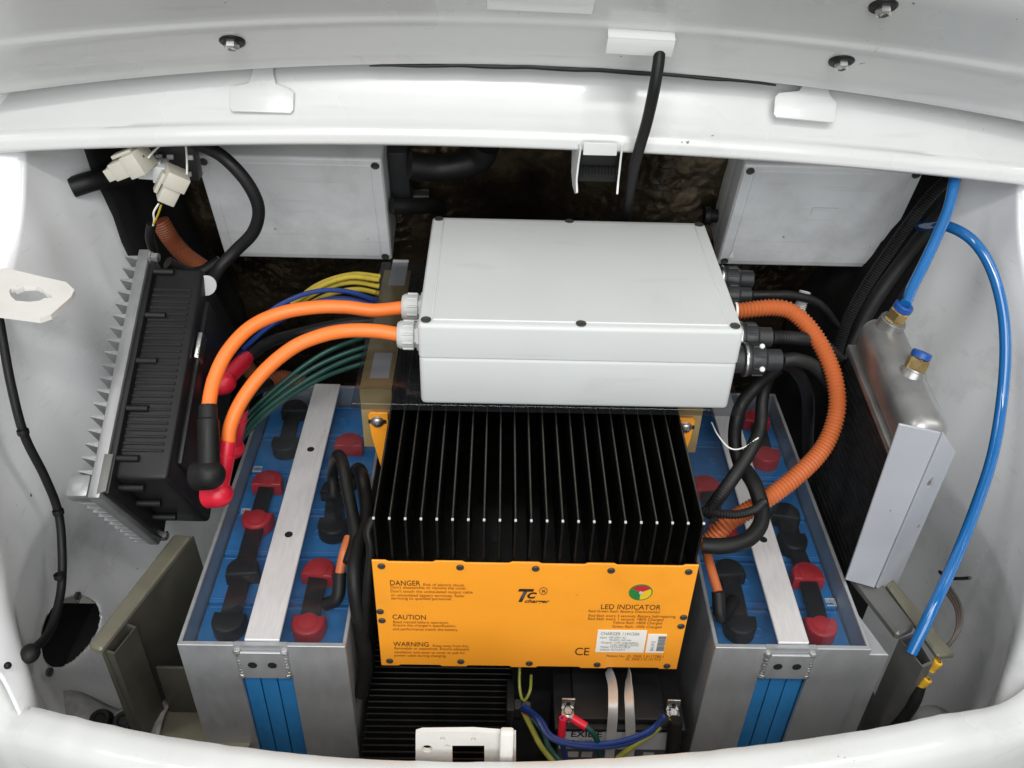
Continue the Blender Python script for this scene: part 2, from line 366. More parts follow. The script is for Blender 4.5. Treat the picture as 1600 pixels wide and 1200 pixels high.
def smooth_tab(tab, t):
    ks = [a for a, _ in tab]; vs = [v for _, v in tab]
    if t <= ks[0]: return vs[0]
    if t >= ks[-1]: return vs[-1]
    i = max(k for k in range(len(ks) - 1) if ks[k] <= t)
    f = (t - ks[i]) / (ks[i + 1] - ks[i])
    p0, p1, p2, p3 = vs[max(i - 1, 0)], vs[i], vs[i + 1], vs[min(i + 2, len(vs) - 1)]
    return 0.5 * (2 * p1 + (p2 - p0) * f + (2 * p0 - 5 * p1 + 4 * p2 - p3) * f * f + (3 * p1 - p0 - 3 * p2 + p3) * f ** 3)

# ------------------------------------------------------------------ workshop floor
fl = MB().grid([[(-8, -8, -.32), (8, -8, -.32)], [(-8, 8, -.32), (8, 8, -.32)]]).build("floor", "concrete"); fl["kind"] = "structure"

# ------------------------------------------------------------------ car body
XC = 0.035
car = thing("car_body", "white painted car rear with open engine bay seen from above", "car", (XC, 0, -.3))
# bulkhead at the back of the bay, leaning towards the viewer at its top, covered with foil matting
def fw(x, z, off=0): return (x, .47 - (z - .45) * .27 - off, z)
def crumple(x, z):
    a = mnoise.noise(Vector((x * 22, z * 22, 1.3))); b = abs(mnoise.noise(Vector((x * 60, z * 48, 4.1)))); c = abs(mnoise.noise(Vector((x * 140, z * 120, 7.7))))
    return .003 * a + .0032 * b + .0018 * c
rows = [[fw(-.56 + 1.19 * i / 300, -.02 + .84 * j / 210, crumple(-.56 + 1.19 * i / 300, -.02 + .84 * j / 210)) for i in range(301)] for j in range(211)]
bulk = MB().grid(rows).build("bulkhead", "foil", car, solid=.004, label="crumpled brown and black foil matting on the bulkhead")
# hexagon prints on the foil
for k, (cx, cz) in enumerate([(.245, .685), (.245, .585), (-.24, .40)]):
    r = .024; c = Vector(fw(cx, cz, .0105)); M = frame(c, (1, 0, 0), (0, -.27, 1))
    b = MB()
    for a in range(6):
        p = [M @ Vector((r * math.cos(math.radians(60 * (a + q))), r * math.sin(math.radians(60 * (a + q))), 0)) for q in (0, 1)]
        b.ribbon(p, M @ Vector((0, 0, 0)) - c + (M.to_3x3() @ Vector((math.cos(math.radians(60 * a + 30)), math.sin(math.radians(60 * a + 30)), 0))), .0013, .0006)
    b.build("foil_print", "void", bulk)
    t = text("St", c + Vector((-.014, -.002, -.008)), .016, "void", bulk, name="foil_print", rot=(math.pi / 2 + .26, 0, 0))
# floor pan
rows = [[(-.62 + 1.3 * i / 20, -.33 + .86 * j / 20, -.005 + .004 * math.sin(i * 2.1 + j)) for i in range(21)] for j in range(21)]
MB().grid(rows).build("floor_pan", "underbody", car, solid=.004)
# side panels (inner wings)
base_tab = [(-.27, -.500), (-.25, -.508), (-.15, -.548), (-.05, -.566), (.1, -.552), (.2, -.528), (.3, -.49), (.42, -.455), (.52, -.44)]
jamb_tab = [(0.0, (-.485, -.30)), (.25, (-.490, -.285)), (.285, (-.52, -.245)), (.33, (-.565, -.20)), (.42, (-.62, -.10)), (.5, (-.665, 0.0)), (.6, (-.68, .1)), (.69, (-.65, .19)), (.76, (-.63, .215))]
jx = [(a, v[0]) for a, v in jamb_tab]; jy = [(a, v[1]) for a, v in jamb_tab]
HC = Vector((-.556, -.066, .151)); HA, HB, HR = .079, .040, math.radians(-32)
def wall(sgn):
    rows = []
    NJ, NI = 150, 150
    for j in range(NJ + 1):
        z = -.01 + .77 * j / NJ; y0 = smooth_tab(jy, z); row = []
        for i in range(NI + 1):
            f = i / NI; y = y0 + (.5 - y0) * f
            x = smooth_tab(base_tab, y)
            if z > .3: x -= (z - .3) * .16
            if z < .22: x += ((.22 - z) / .22) ** 2 * .07
            x -= .012 * math.exp(-((y - .02) / .09) ** 2 - ((z - .42) / .10) ** 2)      # pressed dish
            x += .010 * math.exp(-((y - .17) / .05) ** 2)                                # swage
            k = min(1, f * 8); k = k * k * (3 - 2 * k)
            x = smooth_tab(jx, z) * (1 - k) + x * k
            row.append((x if sgn < 0 else 2 * XC - x, y, z))
        rows.append(row)
    if sgn > 0: return MB().grid(rows)
    # the left panel has an oval access opening: snap the nearest vertices to its rim and leave the inside open
    def ell(p):
        dy, dz = p[1] - HC.y, p[2] - HC.z
        a, b = dy * math.cos(HR) + dz * math.sin(HR), -dy * math.sin(HR) + dz * math.cos(HR)
        return math.hypot(a / HA, b / HB)
    inside = {}
    for j, row in enumerate(rows):
        for i, p in enumerate(row):
            e = ell(p)
            inside[j, i] = e <= 1.0
    for j in range(len(rows)):
        for i in range(len(rows[0])):
            if inside[j, i] and any(not inside.get((j + a, i + b), True) for a in (-1, 0, 1) for b in (-1, 0, 1)):
                p = rows[j][i]; e = ell(p); rows[j][i] = (p[0], HC.y + (p[1] - HC.y) / e, HC.z + (p[2] - HC.z) / e)
    t = bmesh.new(); R = [[t.verts.new(p) for p in r] for r in rows]
    for j in range(len(R) - 1):
        for i in range(len(R[0]) - 1):
            if not all(inside[q] for q in ((j, i), (j, i + 1), (j + 1, i), (j + 1, i + 1))):
                t.faces.new((R[j][i], R[j][i + 1], R[j + 1][i + 1], R[j + 1][i]))
    loose = [v for v in t.verts if not v.link_faces]; bmesh.ops.delete(t, geom=loose, context='VERTS')
    bmesh.ops.recalc_face_normals(t, faces=t.faces)
    return MB()._merge(t)
wl = wall(-1).build("side_panel", "paint_in", car, solid=.003)
wr = wall(1).build("side_panel", "paint_in", car, solid=.003)
# black insulation matting on the rear part of both inner wings
for s in (-1, 1):
    rows = []
    for j in range(24):
        z = .0 + .76 * j / 23; row = []
        for i in range(20):
            yA = (.305 if s < 0 else .275 + .03 * max(0, z - .45) / .3) + .004 * math.sin(j * 1.9); y = yA + (.505 - yA) * i / 19
            x = smooth_tab(base_tab, y) + .010 * math.exp(-((y - .17) / .05) ** 2)
            if z > .3: x -= (z - .3) * .16
            if z < .22: x += ((.22 - z) / .22) ** 2 * .07
            x += .006 + .003 * math.sin(i * 1.3 + j) * math.sin(j * .8)
            row.append((x if s < 0 else 2 * XC - x, y, z))
        rows.append(row)
    MB().grid(rows).build("insulation_mat", "insulation", car, solid=.004)
for p in ((-0.5520, -0.0245, 0.1709), (-0.5280, -0.1634, 0.1974)):
    MB().lathe([(.0055, -.002), (.0055, .0012), (.0042, .0014), (.0040, -.001), (0, -.001)], p, (1, -.15, .15), 14).build("screw_hole", "recess", wl)
MB().box((-.70, -.2, -.02), (-.69, .12, .36)).box((-.70, -.2, -.03), (-.55, .12, -.02)).build("arch_liner", "void", car)
# outer quarter panels and underside closing the body
for s in (-1, 1):
    rows = [[(XC + s * (.76 - .05 * max(0, -y * 3) ** 2), y, z) for y in [-.3 + .1 * i for i in range(11)]] for z in (-.15, .1, .4, .7, .86)]
    MB().grid(rows).build("quarter_panel", "paint", car, solid=.003)

# cowl panel above the opening
prof = [(.035, -.006), (.004, -.0035), (0, 0), (.001, .010), (.003, .0155), (.010, .021), (.022, .034), (.034, .050), (.046, .068), (.056, .076), (.075, .082), (.16, .10), (.45, .13)]
def lip_y(u): return .20 - max(0, abs(u) - 1.06) * .15
def lip_z(u): return .7245 - .027 * u * u - .0065 * u - max(0, abs(u) - 1.06) ** 1.5 * .9
def cowl_pt(x, t):
    u = (x - XC) / .62; i = min(int(t), len(prof) - 2); f = t - i
    a = prof[i][0] * (1 - f) + prof[i + 1][0] * f; b = prof[i][1] * (1 - f) + prof[i + 1][1] * f
    b *= 1 - .22 * min(1.2, u * u) * (b > .02)
    return (x, lip_y(u) + a, lip_z(u) + b)
rows = [[cowl_pt(-.74 + 1.55 * i / 70, t / 3) for i in range(71)] for t in range(3 * (len(prof) - 1) + 1)]
cowl = MB().grid(rows).build("cowl_panel", "paint", car, angle=60, solid=.002)

# rear panel: the curved sill of the opening with its rolled edge, continuing up both jambs
lipc = [(-.63, .215, .76), (-.65, .19, .69), (-.68, .1, .60), (-.665, 0, .5), (-.62, -.10, .42), (-.56, -.20, .33),
        (-0.5143, -0.2500, 0.2679), (-0.4811, -0.2620, 0.2736), (-0.4154, -0.2850, 0.2866), (-0.3383, -0.3050, 0.2940), (-0.2411, -0.3250, 0.3041), (-0.1306, -0.3350, 0.3033), (0.0247, -0.3400, 0.3091),
        (0.2019, -0.3350, 0.3214), (0.3694, -0.3100, 0.3199), (0.4620, -0.2900, 0.3204), (0.5637, -0.2550, 0.3014),
        (.63, -.20, .33), (.69, -.10, .42), (.735, 0, .5), (.75, .1, .60), (.72, .19, .69), (.70, .215, .76)]
LC = catmull(lipc, .012)
lprof = [(.004, -.045), (.001, -.012), (0, -.0015), (.0012, .0), (.012, .0008), (.026, -.0005), (.034, -.004), (.039, -.012), (.042, -.04), (.043, -.10), (.044, -.22), (.01, -.30)]
rows = [[] for _ in lprof]
for i, p in enumerate(LC):
    tg = (LC[min(i + 1, len(LC) - 1)] - LC[max(i - 1, 0)]).normalized()
    o_ = Vector((tg.y, -tg.x, 0))
    o_ = Vector((p.x - XC, 0, 0)).normalized() if o_.length < .2 else o_.normalized()
    if o_.dot(Vector((p.x - XC, p.y - .1, 0))) < 0: o_ = -o_
    wob = .0016 * (mnoise.noise(Vector((i * .55, 3.1, 0))) + .6 * mnoise.noise(Vector((i * 1.7, 9.1, 0))))
    for r, (a, b) in zip(rows, lprof):
        r.append(p + o_ * a + Vector((0, 0, b + wob)))
rear = MB().grid(rows).build("rear_panel", "paint", car, angle=50, solid=.0015)

# hinge leaves on the cowl, their pivots and a small spring
for k, (px, sl) in enumerate((((-0.2789, 0.2135, 0.7524), .0), ((0.3593, 0.2110, 0.7601), .012))):
    M = frame(px, (1, 0, -.01 if k == 0 else -.07), (0, .62, .78))
    poly = [(-.034, 0), (.034, 0), (.037, .004), (.037, .024), (.032, .029), (.016 + sl, .034), (.012 + sl, .048), (.012 + sl * 1.6, .085), (-.010 + sl * 1.6, .085), (-.012 + sl, .048), (-.016 + sl * .6, .034), (-.033, .029), (-.037, .024), (-.037, .004)]
    h = MB().prism(poly, M, .0026, .001).build("hinge", "paint", car)
    b = MB(); b.M = M; b.cyl((-.018 + sl * 1.6, .068, .008), (.018 + sl * 1.6, .068, .008), .005, n=14); b.build("hinge_pin", "steel", h)
    if k == 0:
        pts = [(-.05 + .00012 * a * 3, .070 + .004 * math.sin(a * .9), .010 + .004 * math.cos(a * .9)) for a in range(90)]
        b = MB(M); b.tube(pts, .0008, 6, .0016); b.build("hinge_spring", "steel", h)

# open engine lid, hinged above the cowl
lp = [(.03, .10), (.022, .030), (.010, .006), (.003, .001), (0, 0), (-.002, .003), (-.006, .011), (-.015, .023), (-.035, .041), (-.053, .057), (-.058, .063), (-.060, .070), (-.080, .091), (-.13, .138), (-.17, .215), (-.24, .40), (-.31, .70), (-.29, .70), (-.20, .42), (-.09, .22)]
def lid_pt(x, t):
    u = (x - XC) / .62; i = int(t) % len(lp); f = t - int(t); j = (i + 1) % len(lp)
    a = lp[i][0] * (1 - f) + lp[j][0] * f; b = lp[i][1] * (1 - f) + lp[j][1] * f
    crown = .0475 * (1 - .35 * min(1, max(0, b) / .3))
    return (x, .22 + a - .02 * u * u, .8135 - crown * u * u - .004 * u + b)
NL = len(lp)
rows = [[lid_pt(-.66 + 1.39 * i / 64, t / 3) for i in range(65)] for t in range(3 * NL)]
lid = MB().grid(rows, close=True).build("engine_lid", "paint_lid_shaded", car, angle=60)
seal = [Vector(lid_pt(-.15 + .47 * i / 18, 3.4)) + Vector((0, .000, -.0030 + .0006 * math.sin(i * 2))) for i in range(19)]
MB().tube(seal, .0032, 8, .008, rf=lambda i, m: .0008 + .0026 * math.sin(math.pi * min(1, max(0, i / m)) ) ** .6).build("rubber_seal", "black_rubber", lid)
LN = Vector((0, -.66, -.75))
for bx, bt in (((-0.2910, 0.1880, 0.8449)[0], 8.05), ((0.3746, 0.1600, 0.8499)[0], 8.15), ((0.3764, 0.1200, 0.9177)[0], 12.6)):
    p = Vector(lid_pt(bx, bt))
    b = MB().lathe([(0, -.002), (.014, -.002), (.014, .0015), (.012, .003), (.007, .003), (0, .003)], p, LN, 24)
    bo = b.build("washer", "black_rubber", lid)
    MB().lathe([(0, .003), (.0082, .003), (.0082, .0085), (.006, .010), (.0045, .010), (.0045, .007), (0, .007)], p, LN, 6).build("bolt_head", "steel", lid)
# taped flap, folded clip on the lid and the check strap
a = Vector(lid_pt((0.0398, 0.1300, 0.9022)[0], 11.7)); M = frame(a, (1, 0, -.02), (0, -.68, .73))
MB().obox(M, (-.055, -.008, -.004), (.055, .035, .002), .0015).build("flap", "paint", lid)
a = Vector(lid_pt((0.1487, 0.1700, 0.8695)[0], 8.7)) + Vector((0, -.012, -.006)); M = frame(a, (1, 0, -.03), (0, -.35, .93))
MB().obox(M, (-.036, -.010, .002), (.036, .011, .0045), .001).obox(M, (-.036, .009, -.012), (.036, .012, .0045), .001).build("strap_clip", "paint", lid)
st = [(0.1722, 0.1820, 0.8639), (0.1706, 0.1580, 0.8454), (0.1679, 0.1500, 0.8133), (0.1663, 0.1620, 0.7727), (0.1637, 0.1780, 0.7341), (0.1640, 0.2100, 0.6853), (0.1745, 0.2900, 0.5843), (0.1767, 0.3100, 0.5293)]
tag(MB().tube(st, .0066, 14).build("check_strap", "black_rubber"), "black rubber strap hanging from the open lid into the bay", "strap")
# lid catch under the cowl lip: bent white plate with two side ears
k0 = Vector((0.1186, 0.1920, 0.7239))
kc = MB().box(k0 + Vector((-.019, -.004, -.004)), k0 + Vector((.021, -.001, .012)), .001)
for sx in (-.024, .026):
    poly = [(-.006, .006), (.024, .006), (.030, -.015), (.026, -.040), (.016, -.054), (.002, -.058), (-.004, -.054), (.003, -.040), (.000, -.018)]
    kc.prism(poly, frame(k0 + Vector((sx, .004, 0)), (-.18 if sx < 0 else .10, 1, 0), (0, 0, 1)), .0022)
kc.build("lid_catch", "paint", car)
MB().tube([k0 + Vector((-.024 + .0005 * a, .016 + .006 * math.cos(a * .8), -.032 + .006 * math.sin(a * .8))) for a in range(100)], .0011, 6, .003).build("catch_spring", "black_rubber", car)
MB().box(k0 + Vector((-.022, .020, -.048)), k0 + Vector((.026, .023, -.004)), .001).build("catch_plate", "black_plastic", car)

# white bracket with key-hole slots at the left jamb
zb = .605
poly = [(-0.5934, 0.0839, 0.6050), (-0.5672, 0.0909, 0.6050), (-0.5242, 0.0752, 0.6050), (-0.4875, 0.0625, 0.6050), (-0.4722, 0.0464, 0.6050), (-0.4702, 0.0315, 0.6050), (-0.4783, -0.0055, 0.6050), (-0.4874, -0.0134, 0.6050), (-0.5554, -0.0007, 0.6050)]
kh = [(-0.5417, 0.0395, 0.6050), (-0.5432, 0.0463, 0.6050), (-0.5410, 0.0477, 0.6050), (-0.5358, 0.0438, 0.6050), (-0.5302, 0.0510, 0.6050), (-0.5181, 0.0528, 0.6050), (-0.5070, 0.0464, 0.6050), (-0.5010, 0.0384, 0.6050), (-0.4925, 0.0346, 0.6050), (-0.4906, 0.0280, 0.6050), (-0.4982, 0.0277, 0.6050), (-0.5009, 0.0222, 0.6050), (-0.5115, 0.0192, 0.6050), (-0.5270, 0.0212, 0.6050), (-0.5357, 0.0302, 0.6050)]
bk = MB().prism_holes([(p[0], p[1]) for p in poly], [[(p[0], p[1]) for p in kh]], Matrix.Translation((0, 0, zb - .004)), .006).build("slotted_bracket", "chipped_paint", car)
rv = Vector((-0.5630, 0.0554, 0.2262))
MB().lathe([(.0095, 0), (.009, .003), (.005, .006), (0, .007)], rv + Vector((-.004, 0, 0)), (1, -.2, .4), 16).build("plug", "paint", car)
MB().sphere((-0.5150, -0.2349, 0.3080), .004).build("plug", "black_rubber", car)

# latch plate on the sill
y0 = -.318
pl = MB()
A = [(-0.0713, -0.3180, 0.3278), (-0.0738, -0.3180, 0.2583), (-0.0359, -0.3180, 0.2591), (-0.0353, -0.3180, 0.3084), (-0.0030, -0.3180, 0.3090), (-0.0026, -0.3180, 0.2598), (0.0301, -0.3180, 0.2604), (0.0281, -0.3180, 0.3288), (-0.0140, -0.3180, 0.3334), (-0.0649, -0.3180, 0.3313)]
hl = []
for (px, ra_, rb_) in (((-0.0606, -0.3180, 0.3021), .0055, .0065), ((-0.0447, -0.3180, 0.3206), .0028, .003), ((-0.0140, -0.3180, 0.3201), .0026, .003)):
    hl.append([(px[0] + ra_ * math.cos(a * math.pi / 8), px[2] + rb_ * math.sin(a * math.pi / 8)) for a in range(16)])
pl.prism_holes([(p[0], p[2]) for p in A], hl, frame((0, y0, 0), (1, 0, 0), (0, 0, 1)), .005)
latch = pl.build("latch_plate", "chipped_paint", car)
p0 = Vector((0.0181, -0.3180, 0.3450)); p1 = Vector((0.0191, -0.3180, 0.2722))
MB().box((p0.x - .006, y0 - .016, p1.z), (p0.x + .008, y0 - .006, p0.z), .003).build("latch_tongue", "chipped_paint", car)

# dirty lower corners with rubber bungs
for s, pts in ((-1, ((-0.4821, -0.1542, 0.1400), (-0.4519, -0.1561, 0.1300))), (1, ((0.5923, -0.1527, 0.1400), (0.6231, -0.1497, 0.1500)))):
    c = (Vector(pts[0]) + Vector(pts[1])) / 2
    rows = [[(c.x + .01 * s + (i - 6) * .012, c.y - .055 + (j - 6) * .011, .105 + .012 * math.sin(i * .8 + j * .5) + .004 * abs(i - 6) * (1 if (i - 6) * s > 0 else .1)) for i in range(13)] for j in range(13)]
    MB().grid(rows).build("corner_gusset", "floor_paint", car, solid=.003)
    for p in pts:
        q = Vector((p[0], p[1] - .02, .112))
        MB().lathe([(0, .010), (.006, .010), (.008, .012), (.012, .012), (.014, .008), (.015, 0), (0, 0)], q, (0, -.3, 1), 18).build("rubber_bung", "black_rubber", car)

# ================================================================== equipment
def screw(p, n, r, parent, m="recess", h=.0015, cross=True, name="screw"):
    b = MB().lathe([(0, 0), (r, 0), (r, h * .6), (r * .8, h), (r * .35, h), (r * .3, h * .3), (0, h * .3)], p, n, 14)
    return b.build(name, m, parent)

# ---------------- grey enclosures
def enclosure(root, M, W, D, H, seam, m, screws, border=.016):
    """local: x width, y depth, z height; origin at the lower left front corner"""
    vert = lambda e: abs(e.verts[0].co.z - e.verts[1].co.z) > H * .2
    b = MB(M); b.box((.0004, .0004, 0), (W - .0004, D - .0004, seam), .006, 3); base = b.build("base", m, root)
    l = MB(M); l.box((0, 0, seam + .0003), (W, D, H), .005, 3, only=lambda e: not all(v.co.z < seam + .001 for v in e.verts))
    # two raised side rails and the raised middle of the lid
    l.box((border, .010, H - .002), (W - border, D - .010, H + .0012), .001, 1)
    l.box((.002, .012, H - .002), (border - .0015, D - .012, H + .0006), .0006, 1)
    l.box((W - border + .0015, .012, H - .002), (W - .002, D - .012, H + .0006), .0006, 1)
    lid_ = l.build("lid", m, root)
    for (sx, sy) in screws:
        b = MB(M); b.lathe([(0, .0003), (.0058, .0003), (.0058, .0012), (.0048, .0016), (.0040, .0012), (.0012, .0010), (0, .0006)], (sx, sy, H + .0004), (0, 0, 1), 16)
        b.build("screw", "recess", lid_)
    return base, lid_
c_enc = thing("junction_enclosure", "large light grey plastic enclosure on the clear shelf in the middle", "enclosure", (-.085, 0, .4885), )
encM = Matrix.Translation((-.0855, 0, .4885))
base_c, lid_c = enclosure(c_enc, encM, .360, .260, .1115, .068, "abs_grey", [(.009, .009), (.180, .0075), (.351, .009), (.009, .251), (.180, .252), (.351, .251)])
# cable glands on its left side
for p in ((-0.1117, 0.1219, 0.5450), (-0.1093, 0.0613, 0.5450)):
    g = MB(); o = Vector((-.086, p[1], p[2]))
    g.lathe([(0, 0), (.0185, 0), (.0185, .006), (.015, .0062), (.015, .009), (.0165, .0092)], o, (-1, 0, 0), 6)
    g.lathe([(.0150, .0085), (.0172, .0095), (.0172, .022), (.0165, .026), (.0145, .029), (.0085, .030), (0, .030)], o, (-1, 0, 0), 20)
    for a in range(10):
        d = Vector((0, math.cos(a * math.pi / 5), math.sin(a * math.pi / 5)))
        g.cyl(o + Vector((-.010, 0, 0)) + d * .0168, o + Vector((-.022, 0, 0)) + d * .0168, .0018, n=6)
    g.build("cable_gland", "nylon_grey", c_enc)
# round plugs on its right side
plugs = [((0.3153, 0.2077, 0.5450), .0145, .064, "grey_plastic"), ((0.3099, 0.1706, 0.5430), .0125, .054, "grey_plastic"), ((0.3140, 0.1357, 0.5400), .0125, .028, "grey_plastic"),
         ((0.3178, 0.0785, 0.5400), .0155, .060, "grey_plastic"), ((0.3125, 0.0457, 0.5300), .0165, .066, "grey_plastic")]
PL = []
for (p, r, ln, m) in plugs:
    o = Vector((.2735, p[1], p[2])); PL.append((o, ln, r))
    g = MB().lathe([(0, 0), (r * 1.15, 0), (r * 1.15, .006), (r, .007), (r, ln * .28), (r * 1.22, ln * .3), (r * 1.22, ln * .40), (r * 1.05, ln * .42), (r * 1.12, ln * .45), (r * 1.12, ln * .66), (r * .95, ln * .7), (r * .8, ln * .72), (r * .8, ln * .98), (r * .65, ln), (0, ln)], o, (1, 0, 0), 22)
    pc = g.build("plug_connector", m, c_enc)
    MB().lathe([(r * 1.24, ln * .31), (r * 1.26, ln * .32), (r * 1.26, ln * .35), (r * 1.24, ln * .36)], o, (1, 0, 0), 22).build("plug_ring", "steel", pc)
    for a in range(8):
        d = Vector((0, math.cos(a * math.pi / 4), math.sin(a * math.pi / 4))); MB().cyl(o + Vector((ln * .46, 0, 0)) + d * r * 1.12, o + Vector((ln * .65, 0, 0)) + d * r * 1.12, .0014, n=6).build("grip_rib", m, pc)
for (px) in ((0.3131, 0.0448, 0.5500), (0.3079, 0.0125, 0.5400)):
    MB().sphere(px, .0032).build("clamp_screw", "paper", c_enc)

# enclosures on the bulkhead
def gframe(a): return frame(a, (1, 0, 0), (0, 0, 1))
GL = Vector((-0.4087, 0.3827, 0.4598)); GR = Vector((-0.1580, 0.3811, 0.4658))
def rear_enclosure(name, label, xa, xb, za, H, m, plugside):
    W = xb - xa; yl = .38 - (za - .47) * .27
    r = thing(name, label, "enclosure", (xa, yl + .08, za))
    # local x = x, local y = up the lean, local z = out of the lid towards the viewer
    up = Vector((0, -.27, 1)).normalized(); n = Vector((1, 0, 0)).cross(up)
    M = Matrix.Identity(4)
    o = Vector((xa, yl, za)) - n * .11
    for i in range(3): M[i][0], M[i][1], M[i][2], M[i][3] = (Vector((1, 0, 0))[i], up[i], n[i], o[i])
    enclosure(r, M, W, H, .11, .070, m, [(.010, .010), (W - .010, .010), (.010, H - .010), (W - .010, H - .010)])
    return r, M
re_l, ML = rear_enclosure("rear_enclosure", "grey plastic enclosure on the bulkhead behind the black cable loop", (-0.4087, 0.3827, 0.4598)[0], (-0.1571, 0.3811, 0.4658)[0], (-0.2854, 0.3821, 0.4621)[2], .190, "abs_grey_dusty", 1)
re_r, MR = rear_enclosure("rear_enclosure", "dusty grey plastic enclosure on the bulkhead beside the blue hose", (0.3330, 0.3812, 0.4657)[0], (0.5809, 0.3799, 0.4702)[0], (0.4603, 0.3805, 0.4680)[2], .190, "abs_grey_dusty", -1)
Wl = (-0.1571, 0.3811, 0.4658)[0] - (-0.4087, 0.3827, 0.4598)[0]
# plug with short dark connector between the two enclosures, and dark connectors on the right one
b = MB(ML).lathe([(0, 0), (.013, 0), (.013, .012), (.016, .014), (.016, .030), (.012, .032), (.012, .055), (0, .055)], (Wl, .070, .045), (1, 0, 0), 18); b.build("plug_connector", "grey_plastic", re_l)
b = MB(ML).box((Wl + .002, .075, .005), (Wl + .030, .17, .070), .003); b.build("side_module", "grey_plastic", re_l)
b = MB(MR).lathe([(0, 0), (.010, 0), (.010, .010), (.014, .012), (.014, .02), (0, .02)], (0, .045, .05), (-1, 0, 0), 16); b.build("plug_connector", "black_plastic", re_r)
Wr = (0.5809, 0.3799, 0.4702)[0] - (0.3330, 0.3812, 0.4657)[0]
tr = MB(MR).prism([(.014, .018), (.022, .018), (.018, .030)], Matrix.Translation((0, 0, .1112)), .0006).build("sticker", "paper", re_r)
b = MB(MR).box((.115, .118, .1113), (.150, .1195, .1118)).box((.113, .106, .1113), (.1142, .1195, .1118)); b.build("sticker_edge", "paper_dull", re_r)

# ---------------- clear shelf, zinc brackets, tape
sh = MB().box((-.1665, .002, .4778), (.292, .335, .4872), .0008, 1).build("acrylic_shelf", "acrylic_smoke")
tag(sh, "smoky clear acrylic shelf carrying the large grey enclosure", "shelf")
for k, (x0, x1) in enumerate(((-.163, -.124), (.219, .258))):
    lab = ("zinc plated steel bracket under the shelf beside the orange cables", "zinc plated steel bracket under the shelf near the orange conduit")[k]
    r = thing("support_bracket", lab, "bracket", (x0, .045, .40), "zinc brackets under the shelf")
    b = MB().box((x0, .046, .4735), (x1, .330, .4768), .0008).box((x0, .043, .385), (x1, .0462, .4768), .0008); b.build("bracket_body", "zinc_gold", r)
    if k == 0:
        for ty in (((-0.1553, 0.3595, 0.4780), (-0.1263, 0.2871, 0.4780)), ((-0.1590, 0.1198, 0.4780), (-0.1261, 0.0661, 0.4780))):
            MB().box((x0 + .010, ty[1][1], .4769), (x1 - .006, ty[0][1], .4774)).build("tape_strip", "paper_dull", r)

# ---------------- charger
YP = -.173
cx0, cx1 = -.128, .223
ch = thing("battery_charger", "black finned battery charger with printed orange front plate", "charger", (.047, 0, .235))
MB().box((cx0 + .004, YP + .006, .222), (cx1 - .004, .20, .385), .002).build("case", "black_anodised", ch)
NF = 22; fx0, fx1 = (-0.1218, -0.1680, 0.4672)[0], (0.2202, -0.1680, 0.4675)[0]
# each fin: tall plate whose front edge sits just behind the plate, with a bare metal edge on top
fpoly = [(-.166, .380), (-.168, .4715), (.195, .4715), (.195, .380)]
f0 = MB().prism(fpoly, frame((fx0 - .0011, 0, 0), (0, 1, 0), (0, 0, 1)), .0022).build("fin", "black_anodised", ch)
e0 = MB().box((fx0 - .0003, -.168, .4716), (fx0 + .0003, .195, .4719)).build("fin_edge", "fin_edge", f0)
t0_ = MB().box((fx0 - .0013, -.1692, .4700), (fx0 + .0013, -.1667, .4724), .0005).build("fin_tip", "alu_bar", f0)
for i in range(1, NF):
    off = ((fx1 - fx0) * i / (NF - 1), 0, 0)
    f = copy_part(f0, off); 
    for q in (e0, t0_): c = q.copy(); COL.objects.link(c); c.parent = f; ORIG[c.name] = ORIG[f.name]
# front plate with scalloped edges
zt, zb_ = (0.0473, -0.1730, 0.4106)[2], (0.0485, -0.1730, 0.2342)[2]
px0, px1 = (-0.1269, -0.1730, 0.4087)[0], (0.2230, -0.1730, 0.4115)[0]
def edge_pts(z, sgn, xs):
    pts = []
    for x in xs:
        pts += [(x - .0175, z), (x - .014, z + sgn * .0022), (x + .014, z + sgn * .0022), (x + .0175, z)]
    return pts
tx = [px0 + (px1 - px0) * f for f in (.235, .468, .700, )]
bx_ = [px0 + (px1 - px0) * f for f in (.245, .48, .715)]
poly = [(px0, zb_ - .002), (px0 + .020, zb_ - .002), (px0 + .0235, zb_)] + edge_pts(zb_, -1, bx_) + [(px1 - .0235, zb_), (px1 - .02, zb_ - .002), (px1, zb_ - .002), (px1, zt + .002), (px1 - .014, zt + .002), (px1 - .0175, zt)] + edge_pts(zt, 1, tx)[::-1] + [(px0 + .0175, zt), (px0 + .014, zt + .002), (px0, zt + .002)]
plate = MB().prism(poly, frame((0, YP + .002, 0), (1, 0, 0), (0, 0, 1)), .002, .0004, 1).build("front_plate", "orange_plate", ch)
FY = YP - .0003
for p in [(-0.1169, -0.1730, 0.4049), (-0.0328, -0.1730, 0.4048), (0.0482, -0.1730, 0.4046), (0.1295, -0.1730, 0.4034), (0.2132, -0.1730, 0.4032), (-0.1226, -0.1730, 0.3303), (-0.1214, -0.1730, 0.3148), (0.2181, -0.1730, 0.3278), (0.2173, -0.1730, 0.3121),
          (-0.1166, -0.1730, 0.2416), (-0.0331, -0.1730, 0.2422), (0.0475, -0.1730, 0.2403), (0.1278, -0.1730, 0.2395), (0.2106, -0.1730, 0.2389)]:
    screw((p[0], FY, p[2]), (0, -1, 0), .0042, plate, "recess", .0016)
TY = YP - .0006
def T(s_, p, h, m="ink", width=None, **k): return text(s_, (p[0], TY, p[2]), h, m, plate, width, **k)
def W_(a, b): return b[0] - a[0]
T("DANGER", (-0.1096, -0.1730, 0.3744), .0085, "ink", W_((-0.1096, -0.1730, 0.3744), (-0.0769, -0.1730, 0.3751)))
